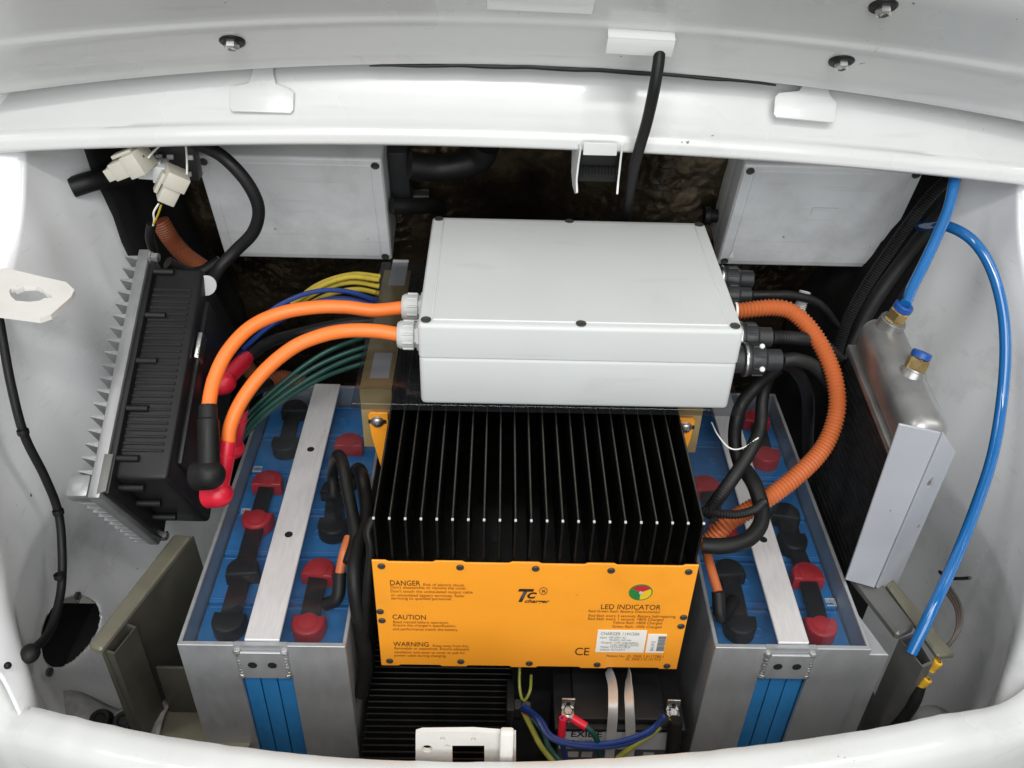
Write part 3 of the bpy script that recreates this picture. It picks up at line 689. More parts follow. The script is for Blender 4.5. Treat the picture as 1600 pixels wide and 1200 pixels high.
for s_, a, b in (("Risk of electric shock.", (-0.0734, -0.1730, 0.3742), (-0.0281, -0.1730, 0.3752)), ("Don't disassemble or remove the cover.", (-0.1092, -0.1730, 0.3692), (-0.0260, -0.1730, 0.3710)),
                 ("Don't touch the uninsulated output cable", (-0.1095, -0.1730, 0.3629), (-0.0197, -0.1730, 0.3649)), ("or uninsulated battery terminals. Refer", (-0.1092, -0.1730, 0.3565), (-0.0282, -0.1730, 0.3583)), ("servicing to qualified personnel.", (-0.1094, -0.1730, 0.3512), (-0.0423, -0.1730, 0.3526))):
    T(s_, a, .0046, "ink_soft", W_(a, b))
T("CAUTION", (-0.1097, -0.1730, 0.3173), .0085, "ink", W_((-0.1097, -0.1730, 0.3173), (-0.0723, -0.1730, 0.3181)))
for s_, a, b in (("Read manual before operation.", (-0.1094, -0.1730, 0.3106), (-0.0464, -0.1730, 0.3120)), ("Ensure the charger's specification", (-0.1096, -0.1730, 0.3050), (-0.0393, -0.1730, 0.3065)), ("and performance match the battery.", (-0.1100, -0.1730, 0.2982), (-0.0357, -0.1730, 0.2998))):
    T(s_, a, .0046, "ink_soft", W_(a, b))
T("WARNING", (-0.1107, -0.1730, 0.2692), .0085, "ink", W_((-0.1107, -0.1730, 0.2692), (-0.0700, -0.1730, 0.2701)))
for s_, a, b in (("Keep away from fire,", (-0.0656, -0.1730, 0.2690), (-0.0241, -0.1730, 0.2699)), ("flammable or explosives. Ensure adequate", (-0.1102, -0.1730, 0.2633), (-0.0233, -0.1730, 0.2652)), ("ventilation and never to cover or pull AC", (-0.1106, -0.1730, 0.2562), (-0.0278, -0.1730, 0.2580)), ("power cable during charging.", (-0.1109, -0.1730, 0.2502), (-0.0503, -0.1730, 0.2515))):
    T(s_, a, .0046, "ink_soft", W_(a, b))
# logo
T("T", (0.0256, -0.1730, 0.3509), .021, "ink", W_((0.0270, -0.1730, 0.3510), (0.0448, -0.1730, 0.3514)), shear=.35, bold=.03)
T("C", (0.0396, -0.1730, 0.3566), .0095, "ink", W_((0.0396, -0.1730, 0.3566), (0.0502, -0.1730, 0.3568)), shear=.3, bold=.05)
T("charger", (0.0377, -0.1730, 0.3490), .0056, "ink", W_((0.0363, -0.1730, 0.3501), (0.0639, -0.1730, 0.3507)), shear=.3, bold=.025)
T("R", (0.0562, -0.1730, 0.3655), .0055, "ink", W_((0.0562, -0.1730, 0.3655), (0.0604, -0.1730, 0.3656)))
c = Vector(((0.0581, -0.1730, 0.3687)[0], TY, (0.0581, -0.1730, 0.3687)[2]))
ring = [c + Vector((.0042 * math.cos(a * math.pi / 12), 0, .0058 * math.sin(a * math.pi / 12))) for a in range(25)]
MB().ribbon(ring, (0, 1, 0), .0003, .0005, .001).build("lettering", "ink", plate)
# LED disc: three coloured sectors in a dark ring with a centre lamp
c = Vector(((0.1651, -0.1730, 0.3689)[0], TY, (0.1651, -0.1730, 0.3689)[2])); R0 = .0118
for (a0, a1, m) in ((30, 150, "logo_red"), (150, 270, "logo_green"), (270, 390, "logo_yellow")):
    pts = [(0, 0)] + [(R0 * math.cos(math.radians(a0 + (a1 - a0) * q / 14)), R0 * math.sin(math.radians(a0 + (a1 - a0) * q / 14))) for q in range(15)]
    MB().prism(pts, frame(c + Vector((0, .0004, 0)), (1, 0, 0), (0, 0, 1)), .0005).build("lamp_sector", m, plate)
MB().lathe([(R0, 0), (R0, .0006), (R0 + .0012, .0006), (R0 + .0012, 0)], c + Vector((0, .0004, 0)), (0, -1, 0), 36).build("lamp_ring", "logo_green", plate)
MB().lathe([(.002, 0), (.002, .0012), (0, .0014)], c, (0, -1, 0), 14).build("indicator_lamp", "paper_dull", plate)
T("<80%", c + Vector((-.0055, 0, .0052)), .0034, "ink_soft"); T(">80%", c + Vector((.0008, 0, -.0065)), .0034, "ink_soft"); T("100%", c + Vector((-.0095, 0, -.004)), .0028, "ink_soft")
T("LED INDICATOR", (0.1231, -0.1730, 0.3401), .0085, "ink", W_((0.1231, -0.1730, 0.3401), (0.1896, -0.1730, 0.3415)))
for s_, a, b in (("Red-Green flash: Battery Disconnected", (0.1100, -0.1730, 0.3343), (0.1896, -0.1730, 0.3360)), ("Red flash every 3 seconds: Battery Self-repairing", (0.1106, -0.1730, 0.3266), (0.2085, -0.1730, 0.3287)), ("Red flash every 1 second: <80% Charged", (0.1103, -0.1730, 0.3210), (0.1955, -0.1730, 0.3229)),
                 ("Yellow flash: >80% Charged", (0.1390, -0.1730, 0.3149), (0.1949, -0.1730, 0.3161)), ("Green flash: 100% Charged", (0.1389, -0.1730, 0.3081), (0.1950, -0.1730, 0.3093))):
    T(s_, a, .0046, "ink_soft", W_(a, b))
T("CE", (0.0993, -0.1730, 0.2571), .0145, "ink", W_((0.0993, -0.1730, 0.2571), (0.1158, -0.1730, 0.2575)), bold=.0)
for s_, a, b in (("Patent No: ZL 2008 2 0117780.1", (0.1371, -0.1730, 0.2543), (0.2039, -0.1730, 0.2557)), ("ZL 2008 3 0119177.6", (0.1602, -0.1730, 0.2488), (0.2017, -0.1730, 0.2497))):
    T(s_, a, .0046, "ink_soft", W_(a, b))
# white rating label and bar-code label
qa, qb = (0.1236, -0.1730, 0.2636), (0.1797, -0.1730, 0.3033)
lb = MB().box((qa[0], TY - .0001, qa[2]), (qb[0], YP - .0001, qb[2])).build("rating_label", "paper", plate)
ra, rb = (0.1819, -0.1730, 0.2637), (0.2032, -0.1730, 0.2970)
MB().box((ra[0], TY - .0002, ra[2]), (rb[0], YP - .0001, rb[2])).build("serial_label", "paper", plate)
LY = TY - .0006
def T2(s_, p, h, width=None, **k): return text(s_, (p[0], LY, p[2]), h, "ink_grey", plate, width, **k)
T2("CHARGER 114V/20A", (0.1269, -0.1730, 0.2953), .0055, W_((0.1269, -0.1730, 0.2953), (0.1716, -0.1730, 0.2963)))
for s_, a, b in (("Input: 100-240V AC", (0.1266, -0.1730, 0.2895), (0.1568, -0.1730, 0.2902)), ("50-60Hz 16A max", (0.1381, -0.1730, 0.2851), (0.1632, -0.1730, 0.2857)), ("Output: 114V (adjustable)", (0.1289, -0.1730, 0.2803), (0.1711, -0.1730, 0.2812)),
                 ("114V 20A@110VAC", (0.1397, -0.1730, 0.2758), (0.1723, -0.1730, 0.2765)), ("Model: TCCH-H114-20", (0.1288, -0.1730, 0.2720), (0.1630, -0.1730, 0.2728)), ("Lithium 10.12.2017", (0.1285, -0.1730, 0.2673), (0.1576, -0.1730, 0.2679))):
    T2(s_, a, .0036, W_(a, b))
b = MB(); bz0, bz1 = (0.1979, -0.1730, 0.2676)[2], (0.1945, -0.1730, 0.2956)[2]; bxa, bxb = (0.1940, -0.1730, 0.2817)[0], (0.2029, -0.1730, 0.2819)[0]; z = bz0
while z < bz1 - .001:
    t = random.choice((.0005, .0009, .0013)); b.box((bxa, LY - .0002, z), (bxb, LY, z + t)); z += t + random.choice((.0004, .0008))
b.build("bar_code", "ink_grey", plate)
text("84.IV2", ((0.1912, -0.1730, 0.2674)[0], LY, (0.1912, -0.1730, 0.2674)[2]), .0045, "ink_grey", plate, .018, rot=(math.pi / 2, -math.pi / 2, 0))
# orange ears on both sides with pan-head screws
for k, s in enumerate((-1, 1)):
    xi = cx0 - .002 if s < 0 else cx1 + .002
    poly = [(0, -.075), (.009, -.075), (.022, .004), (.024, .036), (.0215, .040), (0, .040)]
    poly = [(xi + s * a, .405 + b_) for a, b_ in poly]
    if s > 0: poly = poly[::-1]
    e = MB().prism(poly, frame((0, .040, 0), (1, 0, 0), (0, 0, 1)), .003, .0006, 1).build("mounting_ear", "orange_plate", ch)
    p = Vector((xi + s * .013, .037, .432))
    MB().box((xi + s * .002 if s > 0 else xi + s * .024, .0360, p.z - .0028), (xi + s * .024 if s > 0 else xi + s * .002, .0368, p.z + .0028)).build("slot", "void", e)
    MB().lathe([(.0085, 0), (.0085, .001), (.007, .0015), (.0065, .004), (.004, .0055), (.0015, .0055), (.0012, .003), (0, .003)], p, (0, -1, 0), 16).build("screw", "steel", e)
# blue vent slats on the right flank, low
for i in range(9):
    y = -.150 + i * .016
    MB().box((cx1 - .0038, y, .25), (cx1 - .0012, y + .007, .36), .0008).build("vent_slat", "wire_navy", ch)

# ---------------- battery boxes
def cap_poly(r, flat):
    pts = []
    for a in range(0, 181, 15): pts.append((r * math.cos(math.radians(a)), r * math.sin(math.radians(a))))
    pts += [(-r, -flat), (r, -flat)]
    return pts
def terminal_cap(root, p, m, r=.0165, rot=0, dome=True, h=.020, flat=.010, z0=.268):
    M = Matrix.Translation((p[0], p[1], z0)) @ Matrix.Rotation(rot, 4, 'Z')
    b = MB().prism(cap_poly(r, flat)[::1], M, h, .0035, 3)
    if dome: b.lathe([(0, 0), (r * .62, 0), (r * .60, .0015), (r * .35, .0028), (0, .003)], (p[0], p[1], z0 + h - .0006), (0, 0, 1), 18)
    return b.build("terminal_cap", m, root)
def battery_box(name, label, x0, x1, yf, yb, bar, slot, caps, links, seg):
    r = thing(name, label, "battery box", ((x0 + x1) / 2, (yf + yb) / 2, .04), "aluminium battery boxes beside the charger")
    zt, t, zb = .300, .0045, .04
    wl_ = MB().box((x0, yf, zb), (x0 + t, yb, zt), .0008, 1).build("side_wall", "aluminium", r)
    MB().box((x1 - t, yf, zb), (x1, yb, zt), .0008, 1).build("side_wall", "aluminium", r)
    MB().box((x0 + t, yb - t, zb), (x1 - t, yb, zt - .0006)).build("end_wall", "aluminium", r)
    s0, s1, zs = slot
    fw_ = MB().box((x0 + .0003, yf - .0012, zb), (s0, yf + t, zt + .0004), .0006, 1).box((s1, yf - .0012, zb), (x1 - .0003, yf + t, zt + .0004), .0006, 1).box((s0, yf - .0012, zs), (s1, yf + t, zt + .0004))
    front = fw_.build("front_wall", "aluminium", r)
    # welded tab with two holes
    tb = MB().box((s0 + .004, yf - .0048, zs - .001), (s1 - .004, yf - .0013, zt - .008), .0008, 1).build("welded_tab", "aluminium", r)
    w_ = MB()
    for xx in (s0 + .003, s1 - .003):
        for q in range(9):
            w_.sphere((xx + random.uniform(-.0006, .0006), yf - .0025, zs + .001 + q * (zt - .010 - zs) / 8), .0036 if q not in (0, 8) else .0052, (1, .7, .8), 8)
    w_.build("weld_bead", "weld", tb)
    for xx in (s0 + (s1 - s0) * .30, s0 + (s1 - s0) * .68):
        MB().lathe([(.0052, 0), (.0052, .0004), (.0046, .0004), (0, .0003)], (xx, yf - .0049, (zs + zt) / 2 - .003), (0, -1, 0), 16).build("tab_hole", "void", tb)
    # cells: blue blocks in two columns, ribs showing in the slot
    xm = (x0 + x1) / 2; n = 6
    c0 = None
    for i in range(n):
        for j, (a, b_) in enumerate(((x0 + .006, xm - .001), (xm + .001, x1 - .006))):
            ya = yf + .010 + (yb - yf - .016) * i / n; yb2 = yf + .010 + (yb - yf - .016) * (i + 1) / n - .0025
            cm_ = MB().box((a, ya, zb + .002), (b_, yb2, .266), .003, 2)
            cm_.box((a + .004, ya + .004, .2655), (b_ - .004, ya + .0065, .2678), .0006, 1).box((a + .004, yb2 - .0065, .2655), (b_ - .004, yb2 - .004, .2678), .0006, 1)
            cm_.lathe([(.0075, 0), (.0075, .0016), (.006, .0022), (.005, .0014), (0, .0014)], ((a + b_) / 2 + (.018 if j == 0 else -.018), (ya + yb2) / 2, .2658), (0, 0, 1), 14)
            cm_.build("cell", "cell_blue", r)
    ns = 3
    for i in range(ns):
        a = s0 + (s1 - s0) * i / ns; b_ = s0 + (s1 - s0) * (i + 1) / ns - .0012
        MB().box((a, yf + .0052, zb + .002), (b_, yf + .009, zs + .02), .001).build("cell_rib", "cell_blue", r)
    # clear cover and bar over it
    MB().box((x0 + t + .0004, yf + t + .0004, zt - .0045), (x1 - t - .0004, yb - t - .0004, zt - .0012)).build("clear_cover", "acrylic", r)
    bb = MB().box((bar[0], yf + .004, zt + .0008), (bar[1], yb - .003, zt + .0048), .0008, 1).build("hold_down_bar", "alu_bar", r)
    for y in seg:
        MB().lathe([(.005, 0), (.005, .0004), (.0042, .0006), (0, .0005)], ((bar[0] + bar[1]) / 2, y, zt + .0048), (0, 0, 1), 16).build("bar_hole", "void", bb)
    for (p, m, rot) in caps: terminal_cap(r, p, m, rot=math.radians(rot + random.uniform(-9, 9)), r=.0192 * random.uniform(.96, 1.05), dome=(m == "red_rubber"))
    for (p, q, wd) in links:
        MB().ribbon([(p[0], p[1], .279), ((p[0] + q[0]) / 2, (p[1] + q[1]) / 2, .2815), (q[0], q[1], .279)], Vector((q[1] - p[1], p[0] - q[0], 0)), wd, .006).build("cell_link", "black_rubber", r)
    return r
K, RD = "black_rubber", "red_rubber"
lc_ = [((-0.2996, 0.2452, 0.2860), K, 0), ((-0.2978, 0.1654, 0.2860), K, 180), ((-0.3068, 0.0847, 0.2860), RD, 0), ((-0.3063, 0.0139, 0.2860), RD, 180), ((-0.3046, -0.0739, 0.2860), K, 0), ((-0.3039, -0.1521, 0.2860), K, 180),
       ((-0.2075, 0.1679, 0.2860), RD, 0), ((-0.2126, 0.0718, 0.2860), K, 0), ((-0.2060, 0.0046, 0.2860), K, 180), ((-0.2114, -0.0741, 0.2860), RD, 0), ((-0.2110, -0.1542, 0.2860), RD, 180)]
bl = battery_box("battery_box", "open aluminium battery box with blue cells left of the charger", -.347, -.160, -.198, .283, (-.273, -.234), ((-0.2840, -0.2000, 0.2462)[0], (-0.2255, -0.2000, 0.2474)[0], (-0.2555, -0.2000, 0.2468)[2]),
    lc_, [(lc_[0][0], lc_[1][0], .021), (lc_[2][0], lc_[3][0], .020), (lc_[3][0], lc_[4][0], .022), (lc_[4][0], lc_[5][0], .023), (lc_[7][0], lc_[8][0], .024), (lc_[9][0], lc_[10][0], .022)], ((-0.2547, 0.1280, 0.3050)[1], (-0.2575, -0.0341, 0.3050)[1]))
rc_ = [((0.3987, 0.2411, 0.2860), RD, 0), ((0.3949, 0.1589, 0.2860), RD, 180), ((0.2950, 0.0906, 0.2860), RD, 0), ((0.3029, 0.0043, 0.2860), RD, 180), ((0.3939, 0.0394, 0.2860), K, 0), ((0.3921, -0.0097, 0.2860), K, 180),
       ((0.2982, -0.0640, 0.2860), K, 0), ((0.2962, -0.1453, 0.2860), K, 180), ((0.3952, -0.0683, 0.2860), RD, 0), ((0.3913, -0.1474, 0.2860), RD, 180)]
br = battery_box("battery_box", "open aluminium battery box with blue cells right of the charger", .255, .433, -.192, .283, (.327, .362), ((0.3133, -0.1950, 0.2507)[0], (0.3705, -0.1950, 0.2483)[0], (0.3425, -0.1950, 0.2501)[2]),
    rc_, [(rc_[0][0], rc_[1][0], .020), (rc_[2][0], rc_[3][0], .02), (rc_[4][0], rc_[5][0], .024), (rc_[6][0], rc_[7][0], .022), (rc_[8][0], rc_[9][0], .021), (rc_[5][0], rc_[8][0], .02)], ((0.3431, -0.0299, 0.3050)[1], (0.3538, 0.1471, 0.3050)[1]))
for root, pts in ((bl, ((-0.3321, 0.1277, 0.2700), (-0.3300, 0.0425, 0.2700))), (br, ((0.4206, -0.0970, 0.2700),))):
    for p in pts:
        lb_ = MB().box((p[0] - .006, p[1] - .006, .2662), (p[0] + .006, p[1] + .006, .2668)).build("cell_label", "paper", root)
        q = MB()
        for i in range(6): q.box((p[0] - .005 + i * .0018, p[1] - .005, .2669), (p[0] - .0044 + i * .0018 + random.random() * .0005, p[1] + .004, .2671))
        q.build("bar_code", "ink_grey", lb_)

# ---------------- motor controller on the left: finned alloy base and black cover
P1 = Vector((-.44, .181, .580)); P2 = Vector((-.44, -.099, .429)); P3 = Vector((-.44, .002, .246))
Lv = (P2 - P1); Ll = Lv.length; Wv = (P3 - P2); Wl_ = Wv.length
# local: x = world +x (thickness), y = along Lv (towards the front), z = up out of the visible side (-Wv)
CM = Matrix.Identity(4); ex = Vector((1, 0, 0)); ey = Lv.normalized(); ez = -Wv.normalized()
for i in range(3): CM[i][0], CM[i][1], CM[i][2], CM[i][3] = ex[i], ey[i], ez[i], P1[i]
mc = thing("motor_controller", "black motor controller with finned alloy base on the left wall", "controller", tuple(P3))
MB(CM).box((-.010, -.006, -Wl_), (.004, Ll + .002, 0), .002).build("base_plate", "cast_aluminium", mc)
nfin = 18; fin0 = None
for i in range(nfin):
    y = .004 + i * (Ll - .034) / (nfin - 1)
    poly = [(-.009, y + .005), (-.026, y + .0012), (-.026, y - .0002), (-.009, y - .001)]
    if fin0 is None:
        y0_ = y; fin0 = MB(CM).prism(poly, Matrix.Translation((0, 0, -Wl_ + .004)), Wl_ - .006).build("fin", "cast_aluminium", mc)
    else: copy_part(fin0, ey * (y - y0_))
MB(CM).box((-.036, Ll - .026, -.022), (-.010, Ll + .001, .0005), .004).build("mounting_lug", "cast_aluminium", mc)
t0 = None
for i in range(11):
    z = -.030 - i * (Wl_ - .036) / 10
    if t0 is None: z0_ = z; t0 = MB(CM).box((-.028, Ll - .03, z - .0018), (-.009, Ll + .001, z + .0018), .0008, 1).build("fin", "cast_aluminium", mc)
    else: copy_part(t0, ez * (z - z0_))
cov = MB(CM).box((.0045, .006, -Wl_ + .012), (.012, Ll - .004, -.003), .002).box((.010, .014, -Wl_ + .02), (.072, Ll - .024, -.010), .006, 3)
cover = cov.build("cover", "black_plastic", mc)
for i in range(26):
    y = .045 + i * (Ll - .105) / 25
    MB(CM).box((.014, y, -.0105), (.062, y + .0035, -.0085), .0008, 1).build("rib", "black_plastic", cover)
for i in range(5):
    y = .022 + i * (Ll - .07) / 4
    MB(CM).cyl((.008, y, -.0085), (.036, y, -.0085), .0042, n=12).build("screw_boss", "black_plastic", cover)
for i in range(3):
    z = -.03 - i * .06
    MB(CM).cyl((.008, Ll - .020, z), (.04, Ll - .020, z), .0045, n=12).build("screw_boss", "black_plastic", cover)
MB(CM).prism([(-.004, Ll - .05), (.006, Ll - .05), (.006, Ll - .006), (-.004, Ll - .002)], Matrix.Translation((.004, 0, -.002)), .003, .001).build("corner_clamp", "dark_steel", mc)
for (a, b_) in ((.004, -.004), (Ll - .008, -Wl_ + .010)):
    MB(CM).lathe([(0, 0), (.0085, 0), (.0085, .002), (.0065, .002), (.0065, .010), (.0055, .011), (0, .011)], (.005, a, b_), (1, 0, 0), 6).build("bolt", "steel", mc)
# terminal face, socket, warning sticker
MB(CM).box((.070, .05, -Wl_ + .03), (.078, Ll - .05, -.03), .003).build("terminal_face", "black_plastic", mc)
MB(CM).box((.074, .100, -.040), (.080, .135, -.020), .001).build("socket_frame", "steel", mc)
MB(CM).box((.0745, .104, -.037), (.0803, .131, -.023)).build("socket_opening", "void", mc)
stk = Vector((-0.3669, 0.1650, 0.5441))
MB().lathe([(0, 0), (.013, 0), (.013, .001), (0, .0012)], stk, (.5, -.7, .25), 20).build("round_sticker", "paper_dull", mc)

# ---------------- high-voltage orange cables from the glands to the controller
def boot(root, p_tube, p_ball, m, rt, rb):
    a, b = Vector(p_tube), Vector(p_ball); d = (b - a)
    bo = MB().lathe([(rt * .80, -.004), (rt * .86, 0), (rt * .86, .012), (rt, .014), (rt, d.length * .9), (rt * .9, d.length)], a, d, 20)
    bo.sphere(b, rb, (1.05, .95, .95), 22)
    bo.lathe([(rb * .95, 0), (rb * .97, rb * .85), (rb * .7, rb * 1.0), (0, rb * 1.0)], b, (-1, .25, -.3), 20)
    return bo.build("terminal_boot", m, root)
c1 = [(-.110, (-0.1117, 0.1219, 0.5450)[1], .545), (-0.1498, 0.1220, 0.5394), (-0.1846, 0.1200, 0.5445), (-0.2188, 0.1150, 0.5468), (-0.2601, 0.1050, 0.5438), (-0.2941, 0.0850, 0.5357), (-0.3177, 0.0550, 0.5195), (-0.3295, 0.0250, 0.4989), (-0.3318, -0.0050, 0.4795)]
r = thing("orange_cable", "upper thick orange cable from the gland to the black rubber boot", "cable", c1[-1], "orange cables from the glands")
MB().tube(c1, .0084, 18, .006).build("sheath", "orange_cable", r); boot(r, (-0.3314, -0.0050, 0.4814), (-0.3250, -0.0617, 0.4293), "black_rubber", .0128, .0185)
c2 = [(-.110, (-0.1093, 0.0613, 0.5450)[1], .545), (-0.1423, 0.0620, 0.5492), (-0.1762, 0.0620, 0.5483), (-0.2066, 0.0600, 0.5417), (-0.2380, 0.0520, 0.5300), (-0.2705, 0.0380, 0.5067), (-0.2963, 0.0180, 0.4795), (-0.3106, -0.0020, 0.4535), (-0.3142, -0.0150, 0.4297)]
r = thing("orange_cable", "lower thick orange cable from the gland to the red rubber boot", "cable", c2[-1], "orange cables from the glands")
MB().tube(c2, .0084, 18, .006).build("sheath", "orange_cable", r); boot(r, (-0.3133, -0.0150, 0.4357), (-0.3250, -0.0467, 0.3848), "red_boot", .0110, .0170)
# two more red boots behind with short cable stubs
for k, (a, b_, cpts) in enumerate((((-0.3307, 0.1600, 0.4354), (-0.3400, 0.0814, 0.4535), [(-0.1599, 0.2700, 0.4289), (-0.2144, 0.2650, 0.4254), (-0.2739, 0.2400, 0.4242), (-0.3093, 0.2000, 0.4343), (-0.3307, 0.1600, 0.4354)]), ((-0.3165, 0.0600, 0.4281), (-0.3380, 0.0613, 0.3631), [(-0.3125, 0.1800, 0.3781), (-0.3216, 0.1200, 0.4072), (-0.3165, 0.0600, 0.4281)]))):
    r = thing("motor_cable", ("black cable ending in a red boot between the orange cables", "black cable ending in a red boot below the orange cables")[k], "cable", b_)
    MB().tube(cpts, .008, 12).build("sheath", "black_rubber", r); boot(r, a, b_, "red_boot", .0110, .0160)

# ---------------- corrugated orange conduit on the right
o, ln, rr = PL[2]
cp = [o + Vector((ln - .002, 0, 0)), (0.3529, 0.1350, 0.5471), (0.3803, 0.1250, 0.5390), (0.4056, 0.1000, 0.5151), (0.4208, 0.0700, 0.4862), (0.4217, 0.0400, 0.4565), (0.4017, 0.0050, 0.4291), (0.3610, -0.0300, 0.4099), (0.3155, -0.0580, 0.3936), (0.2801, -0.0750, 0.3812), (0.2561, -0.0850, 0.3534)]
r = thing("orange_conduit", "ribbed orange conduit curving from the grey enclosure to the charger", "conduit", (.3, .0, .30))
MB().corrugated(cp, .0112, .0046, .0021, 20).build("conduit_sleeve", "orange_conduit", r)
MB().lathe([(.0118, 0), (.0118, .003), (.0105, .003)], cp[0], (1, 0, 0), 20).build("end_ring", "paper", r)

# small orange-jacketed leads at the inner edges of the battery boxes
for k, (pts, lab) in enumerate((([(-0.1755, -0.1180, 0.3305), (-0.1713, -0.1050, 0.3489), (-0.1677, -0.0850, 0.3546)], "short orange lead beside the left battery box rim"), ([(0.2643, -0.1350, 0.3265), (0.2590, -0.1050, 0.3367), (0.2573, -0.0700, 0.3374)], "short orange lead beside the right battery box rim"))):
    r = thing("battery_lead", lab, "cable", pts[0], "short orange leads at the battery boxes")
    MB().tube(pts, .0056, 12).build("sheath", "orange_conduit", r)
    e = Vector(pts[0]); MB().tube([e, e + Vector((-.002 if k == 0 else .004, -.018, -.022)), Vector((-0.1928, -0.1368, 0.2960)) if k == 0 else Vector((0.2901, -0.1212, 0.2960))], .0078, 12).build("heat_shrink", "black_rubber", r)

# ---------------- black corrugated loom and heavy black cables on the right of the charger
def loom(name, label, pts, r_, corr=True, m="black_rubber", cat="conduit", n=14):
    b = MB(); b.corrugated(pts, r_, .0034, .0014, n) if corr else b.tube(pts, r_, n)
    return tag(b.build(name, m), label, cat)
loom("black_conduit", "ribbed black conduit rising beside the orange conduit", [(0.2425, -0.1000, 0.4159), (0.2604, -0.0800, 0.4270), (0.2851, -0.0450, 0.4301), (0.3133, 0.0000, 0.4314), (0.3354, 0.0500, 0.4258), (0.3483, 0.1000, 0.4332), (0.3622, 0.1300, 0.4527), (0.3824, 0.1500, 0.4595)], .0082)
loom("black_conduit", "thin ribbed black conduit crossing over the orange conduit", [(0.2315, -0.1150, 0.4385), (0.2482, -0.1180, 0.4370), (0.2709, -0.1150, 0.4325), (0.2934, -0.1050, 0.4301), (0.3080, -0.0900, 0.4277)], .0052)
loom("black_cable", "thick smooth black cable looping under the orange conduit", [(0.2380, -0.1250, 0.3934), (0.2602, -0.1280, 0.3960), (0.2862, -0.1220, 0.3985), (0.3046, -0.1050, 0.4050), (0.3098, -0.0850, 0.4127), (0.3056, -0.0600, 0.4242), (0.3010, -0.0300, 0.4219)], .0092, False, cat="cable")
loom("black_cable", "black cable hanging below the right side plugs", [(0.3544, 0.0900, 0.4867), (0.3319, 0.0900, 0.4560), (0.3111, 0.0700, 0.4350), (0.3077, 0.0500, 0.3987), (0.3163, 0.0200, 0.3714)], .0085, False, cat="cable")
loom("black_cable", "black cable bending down behind the orange conduit", [(0.3388, 0.0550, 0.5240), (0.3755, 0.0800, 0.4895), (0.4064, 0.1000, 0.4346), (0.4409, 0.1400, 0.3250), (0.4689, 0.1600, 0.2211)], .0080, False, cat="cable")
loom("black_conduit", "ribbed black conduit leaving the lower plug", [PL[4][0] + Vector((PL[4][1], 0, 0)), (0.3638, 0.0600, 0.5211), (0.4026, 0.0900, 0.4879), (0.4447, 0.1200, 0.4307)], .0085)
loom("black_conduit", "ribbed black conduit leaving the upper plug", [PL[3][0] + Vector((PL[3][1], 0, 0)), (0.3650, 0.0900, 0.5324), (0.4148, 0.1300, 0.4996), (0.4590, 0.1600, 0.4543)], .0085)
loom("black_conduit", "ribbed black conduit leaving the plug above the orange conduit", [PL[1][0] + Vector((PL[1][1], 0, 0)), (0.3603, 0.1900, 0.5323), (0.4011, 0.2200, 0.5140), (0.4591, 0.2700, 0.4709), (0.5220, 0.3300, 0.3949)], .0060)
loom("grey_conduit", "short pale grey ribbed conduit below the right rear enclosure", [(0.4307, 0.2600, 0.4975), (0.4257, 0.2500, 0.4795), (0.4223, 0.2400, 0.4625)], .0085, m="nylon_grey")
loom("black_conduit", "long ribbed black conduit running down past the right rear enclosure", [(0.5949, 0.2700, 0.6778), (0.5712, 0.2700, 0.6460), (0.5508, 0.2700, 0.5991), (0.5315, 0.2650, 0.5528), (0.5146, 0.2600, 0.5098), (0.4977, 0.2500, 0.4578), (0.4862, 0.2300, 0.4053)], .0085)
loom("black_pipe", "smooth black pipe beside the long ribbed conduit", [(0.6408, 0.3000, 0.6520), (0.6052, 0.3000, 0.5995), (0.5736, 0.3000, 0.5241), (0.5381, 0.2800, 0.4612), (0.5092, 0.2500, 0.3916)], .011, False, cat="pipe")
# thin white tie wire
tag(MB().tube([(0.2703, 0.0400, 0.4376), (0.2721, 0.0100, 0.4422), (0.2828, -0.0100, 0.4393), (0.2999, -0.0050, 0.4354), (0.3217, 0.0100, 0.4393)], .0009, 6, .004).build("tie_wire", "paper"), "thin white wire looped by the black conduit", "wire")
# cables beside the left box
loom("black_cable", "glossy black cable hooked over the left battery box", [(-0.2118, 0.0515, 0.2900), (-0.2113, 0.0636, 0.3250), (-0.1935, 0.0200, 0.3896), (-0.1837, 0.0000, 0.3971), (-0.1751, -0.0300, 0.3849), (-0.1659, -0.0600, 0.3719), (-0.1583, -0.0900, 0.3601), (-0.1633, -0.1200, 0.3493)], .0075, False, cat="cable")
loom("black_cable", "black cable between the charger and the left battery box", [(-0.1896, 0.0706, 0.2900), (-0.1821, 0.0698, 0.3200), (-0.1641, 0.0100, 0.3715), (-0.1561, -0.0200, 0.3653), (-0.1499, -0.0600, 0.3616), (-0.1541, -0.1000, 0.3600), (-0.1547, -0.1400, 0.3504), (-0.1502, -0.1600, 0.3082), (-0.1448, -0.1700, 0.2394), (-0.1527, -0.1800, 0.1844)], .0085, False, cat="cable")
loom("black_cable", "thin black cable running down the charger's left flank", [(-0.1294, -0.1200, 0.4224), (-0.1359, -0.1300, 0.4126), (-0.1325, -0.1400, 0.3928), (-0.1380, -0.1550, 0.3465), (-0.1438, -0.1650, 0.2861)], .0055, False, cat="cable")

